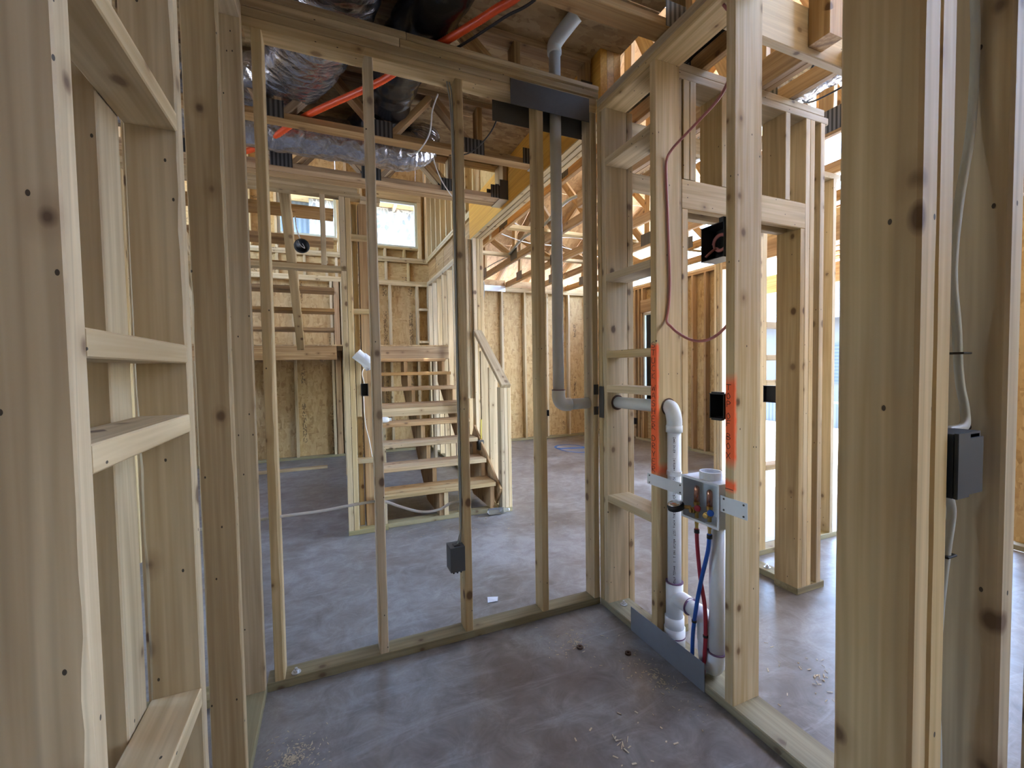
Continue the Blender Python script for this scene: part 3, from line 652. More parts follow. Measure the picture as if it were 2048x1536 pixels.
# ================================================================== GREAT ROOM ROOF
SL = 0.46
def rz(y): return 3.06 + (FY + 0.35 - y) * SL           # underside of deck
rf = empty('roof', (3.5, 4, 4.5), 'sloping roof deck of strand board over the great room', kind='structure')
ysr = [7.9, 6.8, 5.7, 4.6, 3.5, 2.4, 1.3, 0.2, -0.9, -2.0, -3.1]; xsr = [1.63, 2.9, 4.1, 5.3, 6.0]
ang = math.atan(SL)
for j in range(10):
    for i in range(4):
        y0, y1 = ysr[j], ysr[j + 1]
        p = ((xsr[i] + xsr[i + 1]) / 2, y0 - .004, rz(y0)); q = (p[0], y1 + .004, rz(y1))
        stick('osb_panel', rf, p, q, xsr[i + 1] - xsr[i] - .006, 0.014, 'osb_roof', ch=.001)
gname = 'roof trusses over the great room'
for i, x in enumerate((1.72, 2.35, 2.96, 3.57, 4.18, 4.79)):
    t = empty('roof_truss', (x, 3.0, P2), 'webbed timber roof truss over the great room, ' + ('closest to the amber beam', 'second from the amber beam', 'third from the amber beam', 'third from the side wall', 'second from the side wall', 'closest to the side wall')[i], 'truss', gname)
    y0 = 1.322 if x < 2.5 else -2.9
    lum('bottom_chord', t, (x - .019, y0, P2 + .001), (x + .019, FY + .05, P2 + .09), 'syp')
    stick('top_chord', t, (x, FY + .72, rz(FY + .72) - .065), (x, -3.0, rz(-3.0) - .065), .038, .089, 'syp', up=(0, 0, 1))
    pts_b = [6.6, 5.4, 4.2, 3.0, 1.8, 0.6, -0.6]
    if x < 2.5: pts_b = pts_b[:5]
    for k, yb in enumerate(pts_b):
        yt = yb - 0.05; stick('web', t, (x, yb, P2 + .09), (x, yt, rz(yt) - .11), .037, .089, 'syp', up=(0, 1, 0))
        if k + 1 < len(pts_b):
            y2 = pts_b[k + 1] + .08; stick('web', t, (x, yb - .1, rz(yb - .1) - .115), (x, y2, P2 + .09), .036, .089, 'syp', up=(0, 1, 0))
        lum('gusset_plate', t, (x - .021, yb - .12, P2 + .02), (x - .0195, yb + .10, P2 + .16), 'truss_plate', ch=.0003)
t = empty('girder_truss', (2.12, 1.0, P2), 'dark doubled roof chord resting on the hall wall', 'truss')
lum('bottom_chord', t, (2.10, 1.322, P2 + .001), (2.138, 3.4, P2 + .14), 'syp'); lum('bottom_chord', t, (2.14, 1.322, P2 + .001), (2.178, 3.4, P2 + .14), 'syp')
stick('web', t, (2.139, 3.2, P2 + .1), (2.139, 2.2, rz(2.2) - .1), .04, .089, 'syp', up=(0, 1, 0))
# eave blocking between trusses and frieze line
for i, (a, b_) in enumerate(((1.74, 2.33), (2.37, 2.94), (2.98, 3.55), (3.59, 4.16), (4.20, 4.77))):
    o = lum('eave_block', None, (a + .01, FY + .03, P2 + .002), (b_ - .01, FY + .068, P2 + .12), 'osb_roof')
    tag(o, ('eave blocking between roof trusses above the far wall, nearest the beam', 'eave blocking between roof trusses above the far wall, second from the beam', 'eave blocking between roof trusses above the far wall, middle one', 'eave blocking between roof trusses above the far wall, second from side wall', 'eave blocking between roof trusses above the far wall, next to side wall')[i], 'blocking', 'eave blocks on the far wall')
for i, (y, z) in enumerate(((4.4, P2 + .10), (5.5, P2 + .10))):
    tag(lum('truss_brace', None, (1.66, y, z), (5.0, y + .089, z + T), 'spf_clean'), ('pale brace nailed across the roof trusses closer to the laundry', 'pale brace nailed across the roof trusses closer to the far wall')[i], 'brace')

# ================================================================== FLOOR TRUSSES + LVL BEAM
bm_ = empty('laminated_beam', (1.52, 3.3, 2.72), 'amber laminated timber beam carrying the floor trusses', 'beam')
for i in range(3): lum('ply', bm_, (1.452 + i * .046, 2.093, 2.722), (1.4965 + i * .046, 4.56, FJ - .002), 'lvl', ch=.0015)
for i in range(3): lum('bottom_edge', bm_, (1.4535 + i * .046, 2.094, 2.713), (1.4945 + i * .046, 4.559, 2.7218), 'spf_clean', ch=.002)
FT = [(0.98, 6), (1.515, 7), (2.22, 8), (2.85, 9), (3.50, 10), (3.60, 11)]
for y, i in FT:
    xe = 1.445 if y > 2.0 else 1.50
    lab = {7: 'floor truss over the laundry resting on the plumbing wall', 8: 'floor truss just behind the laundry back wall plates', 9: 'floor truss crossing behind the laundry wall at the big ducts', 10: 'floor truss above the stair wall, closer of the close pair', 11: 'floor truss above the stair wall, farther of the close pair'}.get(i, 'floor truss overhead closest to the doorway')
    t = empty('floor_truss', (-0.8, y, P2 + .08), lab, 'truss', 'open web floor trusses')
    zb = P2 + .003 if y > 2.1 else P2 + .001
    if 1.9 < y < 2.3: zb = 2.80
    lum('bottom_chord', t, (-3.0, y - .0445, zb), (xe, y + .0445, zb + T), 'syp'); lum('top_chord', t, (-3.0, y - .0445, FJ - T), (xe, y + .0445, FJ), 'syp')
    if i < 6: continue
    lum('end_web', t, (xe - .04, y - .044, zb + T), (xe - .001, y + .044, FJ - T), 'syp')
    xs = [0.98, 0.38, -0.22, -0.82, -1.42, -2.02]
    for k, x in enumerate(xs):
        lum('web', t, (x - .019, y - .044, zb + T), (x + .019, y + .044, FJ - T), 'syp')
        stick('web', t, (x - .03, y, zb + T), (x - .30, y, FJ - T), .086, .036, 'syp', up=(1, 0, 0)); stick('web', t, (x - .57, y, zb + T), (x - .33, y, FJ - T), .086, .036, 'syp', up=(1, 0, 0))
        for (xx) in (x - .04,): lum('gusset_plate', t, (xx - .07, y - .0462, zb + .004), (xx + .07, y - .0447, zb + .10), 'truss_plate', ch=.0003)
    lum('gusset_plate', t, (xe - .15, y - .0462, zb + .004), (xe - .04, y - .0447, zb + .11), 'truss_plate', ch=.0003)
    if y > 2.1:
        h = empty('joist_hanger', (1.44, y, zb - .004), 'steel hanger on the amber beam, ' + {8: 'just behind the dark steel plate', 9: 'second along from the dark steel plate', 10: 'third along from the dark steel plate', 11: 'last before the beam post'}[i], 'hanger', 'truss hangers along the amber beam')
        lum('seat', h, (1.37, y - .050, zb - .004), (1.4515, y + .050, zb - .001), 'galv', ch=.0003)
        for s in (-1, 1): lum('side_flange', h, (1.375, y + s * .0475 - .0008, zb), (1.4505, y + s * .0475 + .0008, zb + .16), 'steel_dark', ch=.0002)

# ================================================================== STAIRCASE
st = empty('staircase', (0.87, 4.6, 0), 'open timber staircase rising to a landing', 'staircase')
def tz(n): return 0.115 + 0.168 * n
g = 0.25; ty0 = 3.68
for n in range(1, 9):
    y = ty0 + (n - 1) * g
    lum('tread', st, (0.335, y, tz(n) - T), (1.378, y + 0.13, tz(n)), 'syp' if n > 3 else 'spf', ch=.004)
    lum('tread', st, (0.335, y + .134, tz(n) - T), (1.378, y + 0.272, tz(n)), 'syp', ch=.004)
for x in (0.34, 0.86, 1.335):
    poly = [(ty0 + .03, T)]
    for n in range(1, 9):
        y = ty0 + (n - 1) * g + .03; poly += [(y, tz(n) - T - .001), (y + g, tz(n) - T - .001)]
    ye = ty0 + 8 * g + .03; poly += [(ye, tz(8) - .30)]
    poly += [(ty0 + .55, T + .0)]
    prism('stringer', st, poly, 'x', x, x + T, 'syp')
lum('base_plate', st, (0.335, 3.70, 0), (1.41, 3.789, T), 'pt'); lum('cripple', st, (0.90, 3.703, T), (0.938, 3.74, tz(1) - T - .002), 'spf'); lum('cripple', st, (0.380, 3.703, T), (0.418, 3.74, tz(1) - T - .002), 'spf')
lum('cross_brace', st, (0.379, ty0 + 4 * g - .02, tz(5) - .125), (1.334, ty0 + 4 * g + .018, tz(5) - T - .002), 'spf')
# landing
ld = empty('stair_landing', (0.2, 6.4, 1.47), 'timber landing platform under the high windows', 'landing')
LZ = 1.64
lum('rim_joist', ld, (-1.4, 5.72, LZ - .185), (0.10, 5.758, LZ - .02), 'syp'); lum('rim_joist', ld, (0.30, 5.72, LZ - .185), (1.50, 5.758, LZ - .02), 'syp')
for x in (-1.3, -0.9, -0.5, -0.1, 0.3, 0.7, 1.1, 1.46): lum('joist', ld, (x, 5.76, LZ - .185), (x + T, 7.14, LZ - .02), 'syp')
lum('deck_sheet', ld, (-1.4, 5.72, LZ - .018), (0.04, 7.14, LZ), 'osb_floor', ch=.001); lum('deck_sheet', ld, (0.044, 5.72, LZ - .018), (1.5, 7.14, LZ), 'osb_floor', ch=.001)
for x in (0.17, 0.62, 1.3): lum('leg', ld, (x, 5.80, 0), (x + T, 5.889, LZ - .19), 'spf_clean')
# second flight
s2 = empty('upper_stair_flight', (-0.5, 4.7, 1.64), 'second stair flight seen from below, climbing from the landing', 'staircase')
for k in range(1, 8):
    y = 3.75 + .25 * k; z = 3.1 - .184 * k
    lum('tread', s2, (-1.15, y - .13, z - T), (0.08, y + .115, z), 'syp', ch=.004)
for x in (-1.10, -0.285): stick('stringer', s2, (x, 3.80, 2.93), (x, 5.58, 1.623), .076, .15, 'spf')
# half wall with sloped cap and newel
hw = empty('stair_half_wall', (1.47, 4.0, 0), 'low framed stair rail wall with a sloped timber cap', 'half wall')
lum('bottom_plate', hw, (1.432, 3.66, 0), (1.53, 4.45, T), 'pt')
for i in range(3): lum('newel_stud', hw, (1.432 + i * .034, 3.665, T), (1.4645 + i * .034, 3.754, 1.145), 'spf_clean')
stick('cap', hw, (1.482, 3.655, 1.155), (1.482, 4.44, 1.715), .089, .038, 'spf')
for y in (3.98, 4.22): lum('stud', hw, (1.438, y, T), (1.527, y + T, 1.10 + (y - 3.66) * .713), 'spf_clean')
stick('skirt_board', hw, (1.415, 3.70, 0.14), (1.415, 4.44, 0.64), .02, .20, 'syp')
po = empty('beam_post', (1.52, 4.47, 0), 'built-up timber post under the far end of the amber beam', 'post')
for i in range(3): lum('stud', po, (1.452 + i * .039, 4.452, 0), (1.489 + i * .039, 4.555, 2.710), 'spf_clean')
p2_ = empty('stair_post', (1.40, 4.53, 0), 'tall studs beside the beam post at the stairs', 'post')
for i in range(2): lum('stud', p2_, (1.37 + i * .04, 4.48, 1.0), (1.408 + i * .04, 4.57, 2.70), 'spf')

# ================================================================== STEEL PLATES
tag(lum('nail_plate', None, (0.860, 1.9965, 2.617), (1.312, 1.9985, 2.740), 'steel_dark', ch=.0004), 'wide dark steel plate across the top plates at the vent pipe', 'steel plate')
tag(lum('nail_plate', None, (0.80, 2.0925, 2.575), (1.375, 2.0945, 2.70), 'steel_dark', ch=.0004), 'dark steel plate on the far side of the top plates', 'steel plate')
tag(lum('floor_guard_plate', None, (1.3575, 1.272, 0.001), (1.3595, 1.733, 0.122), 'steel', ch=.0004), 'grey steel guard plate along the bottom plate under the pipes', 'steel plate')
for nm, lab, lo, hi in (('nail_plate', 'small grey nail plate above the pipe on the corner stud', (1.327, 1.9985, 1.17), (1.3575, 2.0005, 1.225)), ('nail_plate', 'small grey nail plate below the pipe on the corner stud', (1.327, 1.9985, 1.06), (1.3575, 2.0005, 1.105)), ('nail_plate', 'tall narrow grey nail plate facing the laundry corner', (1.3595, 1.955, 1.045), (1.3608, 1.999, 1.215))):
    tag(lum(nm, None, lo, hi, 'steel_dark', ch=.0004), lab, 'steel plate')
tag(lum('strap_plate', None, (2.42, FY - .003, 2.665), (2.92, FY - .0005, 2.765), 'galv', ch=.0004), 'galvanised strap plate across the far wall top plate', 'steel plate')

# ================================================================== PLUMBING
PR = 0.030
vp = empty('vent_pipe', (1.133, 2.046, 1.12), 'grey white vent pipe dropping through the back wall framing', 'pipe')
tube('pipe', vp, [(1.135, 2.046, 1.17), (1.135, 2.046, 2.97)], PR, 'pvc_grey', 20, smooth_path=False)
tube('elbow', vp, [(1.135, 2.046, 1.20), (1.135, 2.046, 1.165), (1.145, 2.046, 1.137), (1.170, 2.046, 1.122), (1.205, 2.046, 1.120)], .036, 'pvc_grey', 20)
tube('pipe', vp, [(1.20, 2.046, 1.120), (1.321, 2.046, 1.122)], PR, 'pvc_grey', 20, smooth_path=False)
tube('elbow', vp, [(1.135, 2.046, 2.955), (1.135, 2.046, 3.0), (1.15, 2.02, 3.03), (1.17, 1.98, 3.055), (1.20, 1.93, 3.09)], .037, 'pvc_grey', 20)
ringtube('primer_ring', vp, (1.135, 2.046, 1.199), (0, 0, 1), .030, .0372, .004, 'primer')
wd = empty('washer_drain', (1.43, 1.52, 0.04), 'white drain pipe assembly with wye and trap in the plumbing wall', 'pipe')
tube('pipe', wd, [(1.43, 1.928, 1.128), (1.43, 1.575, 1.133)], PR, 'pvc_grey', 20, smooth_path=False)
tube('elbow', wd, [(1.43, 1.60, 1.133), (1.43, 1.545, 1.133), (1.43, 1.525, 1.12), (1.43, 1.512, 1.08), (1.43, 1.512, 1.035)], .034, 'pvc_grey', 20)
tube('pipe', wd, [(1.43, 1.512, 1.05), (1.43, 1.512, 0.30)], PR, 'pvc', 20, smooth_path=False)
tube('elbow_hub', wd, [(1.43, 1.512, 1.052), (1.43, 1.512, 1.022)], .0365, 'pvc_grey', 20, smooth_path=False)
for yy in (1.5465, 1.9275): ringtube('hole_shade_ring', wd, (1.43, yy, 1.133 if yy < 1.6 else 1.128), (0, -1, 0), .028, .041, .0014, 'rust_and_hole_shade', 24)  # dark ring on the stud paints the shaded gap round the pipe
V, F = [], []                                   # mill print down the drain pipe
for k in range(95):
    z = 1.0 - k * .0072
    if k % 17 in (11, 12) or random.random() < .12: continue
    for j in range(2):
        a = math.radians(222 + j * 9 + random.uniform(-3, 3)); h = random.uniform(.001, .0026); n = len(V)
        for da, dz in ((-.05, -h), (.05, -h), (.05, h), (-.05, h)): V.append((.0304 * math.cos(a + da), .0304 * math.sin(a + da), z + dz - .6))
        F.append((n, n + 1, n + 2, n + 3))
mk('printed_text', V, F, 'ink', wd, (1.43, 1.512, 0.6))
o = tube('tee', wd, [(1.43, 1.512, 0.335), (1.43, 1.512, 0.165)], .038, 'pvc', 20, smooth_path=False)
ringtube('primer_ring', wd, (1.43, 1.512, 0.333), (0, 0, 1), .030, .039, .004, 'primer')
tube('tee_branch', wd, [(1.43, 1.512, 0.225), (1.43, 1.49, 0.262), (1.43, 1.455, 0.268), (1.43, 1.42, 0.265)], .037, 'pvc', 20)
tube('trap_arm', wd, [(1.43, 1.425, 0.265), (1.43, 1.375, 0.262)], PR, 'pvc', 20, smooth_path=False)
ringtube('primer_ring', wd, (1.43, 1.420, 0.265), (0, -1, 0), .030, .0385, .003, 'primer')
tube('trap_elbow', wd, [(1.43, 1.385, 0.262), (1.43, 1.355, 0.262), (1.43, 1.335, 0.245), (1.43, 1.33, 0.21), (1.43, 1.33, 0.17)], .037, 'pvc', 20)
tube('trap_bend', wd, [(1.43, 1.33, 0.175), (1.43, 1.33, 0.125), (1.43, 1.322, 0.085), (1.43, 1.302, 0.075), (1.43, 1.286, 0.085), (1.43, 1.278, 0.125), (1.43, 1.276, 0.15)], .034, 'pvc', 20)
ringtube('primer_ring', wd, (1.43, 1.276, 0.147), (0, 0, 1), .030, .0365, .005, 'primer')
tube('standpipe', wd, [(1.43, 1.276, 0.14), (1.43, 1.276, 0.690)], PR, 'pvc', 20, smooth_path=False)
tube('coupling', wd, [(1.43, 1.512, 0.175), (1.43, 1.512, 0.12)], .043, 'pvc', 20, smooth_path=False); tube('cleanout_base', wd, [(1.43, 1.512, 0.125), (1.43, 1.512, 0.042)], .047, 'pvc', 20, smooth_path=False)
ringtube('primer_ring', wd, (1.43, 1.512, 0.083), (0, 0, 1), .044, .048, .006, 'primer')
ringtube('pipe_strap', wd, (1.43, 1.512, 0.826), (0, 0, 1), .0305, .033, .02, 'galv')

# washer outlet box
wx = empty('washer_box', (1.40, 1.29, 0.69), 'white washer supply box with two copper capped valves', 'washer box')
openbox('box_shell', wx, (1.352, 1.198, 0.692), (1.455, 1.386, 0.866), '-x', 0.004, 'plastic')
for lo, hi in (((1.350, 1.196, 0.690), (1.353, 1.388, 0.700)), ((1.350, 1.196, 0.858), (1.353, 1.388, 0.868)), ((1.350, 1.196, 0.700), (1.353, 1.206, 0.858)), ((1.350, 1.378, 0.700), (1.353, 1.388, 0.858))):
    lum('face_rim', wx, lo, hi, 'plastic', ch=.0005)
ringtube('top_port', wx, (1.405, 1.285, 0.866), (0, 0, 1), .038, .043, .03, 'plastic', 28)
ringtube('drain_hub', wx, (1.43, 1.276, 0.668), (0, 0, 1), .0305, .040, .024, 'plastic', 24)
lum('drain_recess', wx, (1.36, 1.212, 0.697), (1.45, 1.268, 0.70), 'pvc_grey', ch=.0004)
for (lo, hi) in (((1.3565, 1.386, 0.774), (1.3585, 1.606, 0.826)), ((1.3565, 1.080, 0.766), (1.3585, 1.196, 0.828))):
    fg = lum('mounting_flange', wx, lo, hi, 'white_metal', ch=.0004)
    for yy in ((1.59, 1.40) if lo[1] > 1.3 else (1.095, 1.18)):
        for zz in (lo[2] + .010, hi[2] - .010): lathe('screw', fg, [(.004, 0), (.0035, .002), (.0, .0022)], (1.3565, yy, zz), (-1, 0, 0), 'steel_dark', 8)
for i, (y, cm) in enumerate(((1.331, 'red_pex'), (1.266, 'blue_pex'))):
    v = lathe('valve', wx, [(.008, 0), (.008, .02), (.013, .021), (.013, .034), (.010, .035), (.010, .05), (.0125, .051), (.0125, .060), (.009, .062)], (1.378, y, 0.700), (0, 0, 1), 'brass', 14, False)
    lathe('copper_cap', v, [(.0115, 0), (.0115, .050), (.010, .060), (.004, .066), (0, .067)], (1.378, y, 0.762), (0, 0, 1), 'copper', 16)
    lathe('valve_outlet', v, [(.0125, 0), (.0125, .012), (.010, .013), (.010, .022), (.006, .0225)], (1.37, y + (.002), 0.728), (-1, 0.3 - .6 * i, 0), 'brass', 14, False)
    lathe('valve_handle', v, [(.011, 0), (.013, .003), (.013, .009), (.010, .011)], (1.36, y - .022, 0.745), (-0.8, -0.6, 0), cm, 12)
    lathe('valve_tail', v, [(.008, 0), (.008, -.03), (.0065, -.031), (.0065, -.05)], (1.378, y, 0.70), (0, 0, 1), 'brass', 12, False)
gg = empty('pressure_gauge', (1.325, 1.385, 0.735), 'round black pressure gauge screwed to the washer valve', 'gauge')
lathe('case', gg, [(.030, 0), (.034, .003), (.034, .020), (.031, .022), (.031, .024)], (1.325, 1.388, 0.722), (-0.25, 0.05, 0.95), 'black_rubber', 28)
lathe('glass_face', gg, [(.030, 0), (.030, .003), (.024, .006), (0, .007)], (1.3185, 1.3895, 0.7455), (-0.25, 0.05, 0.95), 'chrome', 28)
tube('stem', gg, [(1.34, 1.37, 0.735), (1.358, 1.342, 0.738)], .008, 'brass', 10, smooth_path=False)
for nm, lab, pts, mt, zc in (('supply_tube', 'red supply tube hanging below the washer box', [(1.378, 1.331, 0.652), (1.380, 1.330, 0.58), (1.384, 1.318, 0.45), (1.392, 1.302, 0.33), (1.40, 1.306, 0.2), (1.40, 1.316, 0.04)], 'red_pex', 0.205),
                             ('supply_tube', 'blue supply tube crossing in front of the red one', [(1.378, 1.266, 0.652), (1.376, 1.272, 0.58), (1.374, 1.303, 0.45), (1.374, 1.328, 0.33), (1.374, 1.347, 0.2), (1.376, 1.355, 0.04)], 'blue_pex', 0.25)):
    t = empty(nm, pts[-1], lab, 'tube')
    tube('tube', t, pts, .0082, mt, 12); a = Vector(pts[0])
    lathe('crimp_ring', t, [(.0105, 0), (.0105, .016)], a - Vector((0, 0, .02)), (0, 0, 1), 'black_rubber', 14)
    P = spline(pts, 8); near = min(P, key=lambda q: abs(q.z - zc)); lathe('crimp_ring', t, [(.010, 0), (.010, .01)], near, (0, 0, 1), 'black_rubber', 14)

# ================================================================== ELECTRICAL
def ebox(label, lo, hi, face, mat='box_black', extra=None):
    o = empty('electrical_box', ((lo[0] + hi[0]) / 2, (lo[1] + hi[1]) / 2, lo[2]), label, 'electrical box')
    openbox('box_shell', o, lo, hi, face, 0.003, mat)
    if extra: extra(o)
    return o
b1 = ebox('black two gang box holding a coil of dusty red cable', (1.352, 1.1805, 1.722), (1.43, 1.287, 1.852), '-x')
lum('mounting_tab', b1, (1.3515, 1.18, 1.852), (1.40, 1.20, 1.868), 'box_black', ch=.0005)
tag(tube('cable_coil', None, [(1.40, 1.235 + .036 * math.cos(a) * (1 - .02 * a), 1.79 + .034 * math.sin(a) * (1 - .02 * a)) if a < 13 else (1.36, 1.25, 1.745) for a in [i * .7 for i in range(18)]] + [(1.37, 1.262, 1.752), (1.362, 1.272, 1.74)], .0048, 'pink_cable', 8), 'dusty red cable coiled inside the black two gang box', 'cable')
b2 = ebox('black single gang box beside the orange box mark', (1.353, 1.1805, 1.118), (1.43, 1.246, 1.214), '-x')
lum('mounting_tab', b2, (1.352, 1.19, 1.2142), (1.37, 1.235, 1.220), 'box_black', ch=.0005); lum('mounting_tab', b2, (1.352, 1.19, 1.112), (1.37, 1.235, 1.1178), 'box_black', ch=.0005)
b3 = ebox('charcoal outlet box low on the middle back wall stud', (0.508, 1.990, 0.352), (0.579, 2.065, 0.470), '-y', 'box_grey')
lum('cover_face', b3, (0.508, 1.984, 0.352), (0.579, 1.9895, 0.470), 'box_grey', ch=.001); lum('cable_clamp', b3, (0.53, 2.0, 0.4705), (0.56, 2.03, 0.476), 'box_black', ch=.0005)
for k in range(3): lum('mounting_tab', b3, (0.520 + k * .018, 1.99, 0.343), (0.527 + k * .018, 2.0, 0.3515), 'box_black', ch=.0004)
b4 = ebox('dark slate switch box on the doubled jamb studs', (0.722, 0.284, 1.150), (0.79, 0.36, 1.232), '-y', 'box_navy')
lum('cover_face', b4, (0.7215, 0.279, 1.150), (0.752, 0.2835, 1.233), 'box_navy', ch=.001); lum('cover_face', b4, (0.7525, 0.2805, 1.152), (0.79, 0.2837, 1.225), 'box_navy', ch=.003)
b5 = ebox('small black switch box on the stair wall studs', (0.238, 3.655, 1.115), (0.29, 3.70, 1.215), '-y', 'box_black')
b6 = ebox('black outlet box on the closet wall blocks', (2.44, 1.76, 1.09), (2.4695, 1.84, 1.19), '-x', 'box_black')
b7 = ebox('small black box low on the far side wall', (5.04, 6.30, 0.27), (5.0995, 6.37, 0.38), '-x', 'box_black')
b8 = ebox('small grey box with yellow cable on the stair rail studs', (1.3815, 4.165, 0.49), (1.4375, 4.225, 0.59), '-x', 'box_grey')
b9 = ebox('small black outlet box on a far wall stud', (3.667, 7.09, 0.42), (3.7295, 7.149, 0.53), '-y', 'box_black')
rb = empty('ceiling_box', (-0.18, 3.63, 2.22), 'round black ceiling box on the upper stair stringer', 'electrical box')
lathe('box_shell', rb, [(.048, 0), (.052, .02), (.052, .055), (.045, .057), (.043, .03)], (-0.165, 3.655, 2.262), (0.25, -1, -0.15), 'box_black', 24)
tube('wire_tail', rb, [(-0.18, 3.60, 2.29), (-0.16, 3.585, 2.25), (-0.135, 3.59, 2.235), (-0.15, 3.60, 2.27)], .002, 'white_cable', 6)

def cable(label, pts, r, mat, flat=1.0, name='cable', seg=8, group=None, n=8):
    return tag(tube(name, None, pts, r, mat, seg, flat, n=n), label, 'cable', group)
cable('dusty red cable curving down the marked stud and looping below the box', [(1.40, 1.225, 2.668), (1.43, 1.20, 2.60), (1.445, 1.195, 2.51), (1.435, 1.215, 2.43), (1.43, 1.266, 2.362), (1.43, 1.364, 2.327), (1.43, 1.46, 2.30), (1.425, 1.519, 2.275), (1.414, 1.538, 2.235), (1.415, 1.541, 2.15), (1.424, 1.541, 1.955), (1.433, 1.541, 1.71), (1.428, 1.541, 1.60), (1.413, 1.538, 1.525), (1.402, 1.50, 1.495), (1.40, 1.462, 1.467), (1.40, 1.40, 1.435), (1.40, 1.345, 1.421), (1.40, 1.285, 1.426), (1.405, 1.235, 1.452), (1.41, 1.185, 1.50)], .0058, 'pink_cable', 1.0)
cable('white flat cable sagging through the back wall studs', [(-0.60, 2.046, 0.70), (-0.22, 2.046, 0.713), (-0.05, 2.046, 0.714), (0.07, 2.046, 0.722), (0.20, 2.046, 0.724), (0.28, 2.046, 0.69), (0.36, 2.046, 0.655), (0.42, 2.046, 0.643), (0.48, 2.046, 0.648), (0.53, 2.046, 0.67), (0.58, 2.046, 0.672)], .0065, 'white_cable', 0.5)
cable('grey cable stapled down the middle back wall stud to the charcoal box', [(0.565, 2.04, 2.675), (0.574, 2.035, 2.60), (0.577, 2.03, 2.3), (0.576, 2.03, 1.6), (0.577, 2.03, 1.0), (0.576, 2.03, 0.6), (0.560, 2.02, 0.50), (0.545, 2.015, 0.465)], .004, 'grey_cable', 0.8)
cable('second grey cable beside it entering the charcoal box', [(0.553, 2.04, 2.675), (0.57, 2.045, 2.55), (0.5755, 2.045, 2.2), (0.5755, 2.045, 0.7), (0.575, 2.042, 0.52), (0.570, 2.03, 0.472)], .004, 'grey_cable', 0.8)
cable('pale grey cable curving above the slate switch box', [(0.845, 0.32, 2.66), (0.838, 0.32, 1.95), (0.848, 0.32, 1.78), (0.842, 0.32, 1.656), (0.815, 0.32, 1.548), (0.803, 0.32, 1.478), (0.803, 0.32, 1.43), (0.815, 0.32, 1.375), (0.826, 0.32, 1.30), (0.830, 0.315, 1.255), (0.815, 0.31, 1.233), (0.785, 0.315, 1.228)], .0065, 'grey_cable', 0.8)
cable('pale grey cable leaving the slate box to the floor', [(0.765, 0.31, 1.151), (0.785, 0.312, 1.135), (0.800, 0.315, 1.11), (0.797, 0.318, 1.06), (0.790, 0.32, 0.994), (0.784, 0.32, 0.945), (0.776, 0.32, 0.874), (0.790, 0.32, 0.73), (0.79, 0.32, 0.3), (0.79, 0.32, 0.045)], .0065, 'grey_cable', 0.8)
cable('second pale grey cable bundled just behind the first', [(0.782, 0.32, 1.151), (0.805, 0.325, 1.135), (0.815, 0.33, 1.10), (0.806, 0.33, 1.05), (0.802, 0.333, 0.994), (0.797, 0.333, 0.945), (0.790, 0.333, 0.874), (0.803, 0.333, 0.73), (0.80, 0.333, 0.3), (0.80, 0.333, 0.045)], .006, 'grey_cable', 0.8)
for i, (c, lab) in enumerate((((0.822, 0.32, 1.335), 'black cable staple above the slate switch box'), ((0.797, 0.321, 1.05), 'black cable staple below the slate switch box'))):
    tag(lum('cable_staple', None, (c[0] - .011, c[1] - .010, c[2] - .0016), (c[0] + .011, c[1] + .010, c[2] + .0016), 'black_rubber', ch=.0008), lab, 'staple')
cable('white cable hanging from the middle back wall stud to the trusses', [(0.53, 2.12, 2.66), (0.51, 2.16, 2.60), (0.50, 2.2, 2.5), (0.50, 2.5, 2.55), (0.505, 2.85, 2.70), (0.55, 3.0, 2.76)], .0035, 'white_cable')
cable('white cable dangling below the long foil duct', [(0.73, 3.1, 2.98), (0.74, 3.15, 2.86), (0.80, 3.2, 2.74), (0.88, 3.25, 2.66), (0.95, 3.3, 2.62)], .004, 'white_cable')
cable('black and white cable drooping beneath the dark steel plate', [(0.86, 2.12, 2.66), (0.86, 2.3, 2.62), (0.84, 2.6, 2.65), (0.78, 2.85, 2.735)], .004, 'black_rubber')
cable('grey cable climbing past the far wall strap plate', [(2.497, 7.18, 0.04), (2.498, 7.17, 0.6), (2.497, 7.16, 1.6), (2.50, 7.14, 2.4), (2.52, 7.138, 2.6), (2.52, 7.135, 2.76), (2.50, 7.0, 3.0), (2.75, 6.0, 3.1)], .008, 'grey_cable')
cable('fat grey cable slung along the roof trusses beyond the beam', [(2.32, 5.6, 2.86), (2.3, 5.0, 2.95), (2.31, 4.5, 2.94), (2.3, 3.9, 3.02), (2.3, 3.3, 2.92), (2.28, 2.6, 3.0), (2.3, 2.0, 2.95)], .017, 'grey_cable')
cable('white cable strung under the great room roof deck', [(1.65, 4.9, 3.02), (2.35, 5.1, 2.93), (3.0, 5.3, 2.98), (3.6, 5.4, 2.93), (4.2, 5.6, 2.97)], .006, 'white_cable')
cable('white cable strung lower under the great room roof', [(1.65, 4.3, 2.95), (2.35, 4.6, 2.87), (2.96, 4.7, 2.92), (3.57, 4.8, 2.87)], .006, 'white_cable')
cable('short yellow cable running into the stair rail box', [(1.425, 4.2, 0.80), (1.42, 4.195, 0.70), (1.418, 4.2, 0.60)], .009, 'yellow_cable')
cable('white cable looping from the small stair switch box', [(0.262, 3.68, 1.215), (0.25, 3.70, 1.30), (0.28, 3.72, 1.36), (0.31, 3.715, 1.40)], .004, 'white_cable')
cable('white cable hanging from the small stair switch box to the block', [(0.255, 3.70, 1.115), (0.262, 3.705, 0.9), (0.29, 3.712, 0.75), (0.31, 3.71, 0.61)], .004, 'white_cable')
cable('white cable feeding the round black ceiling box', [(-0.20, 3.72, 2.50), (-0.19, 3.69, 2.40), (-0.165, 3.66, 2.31)], .004, 'white_cable')
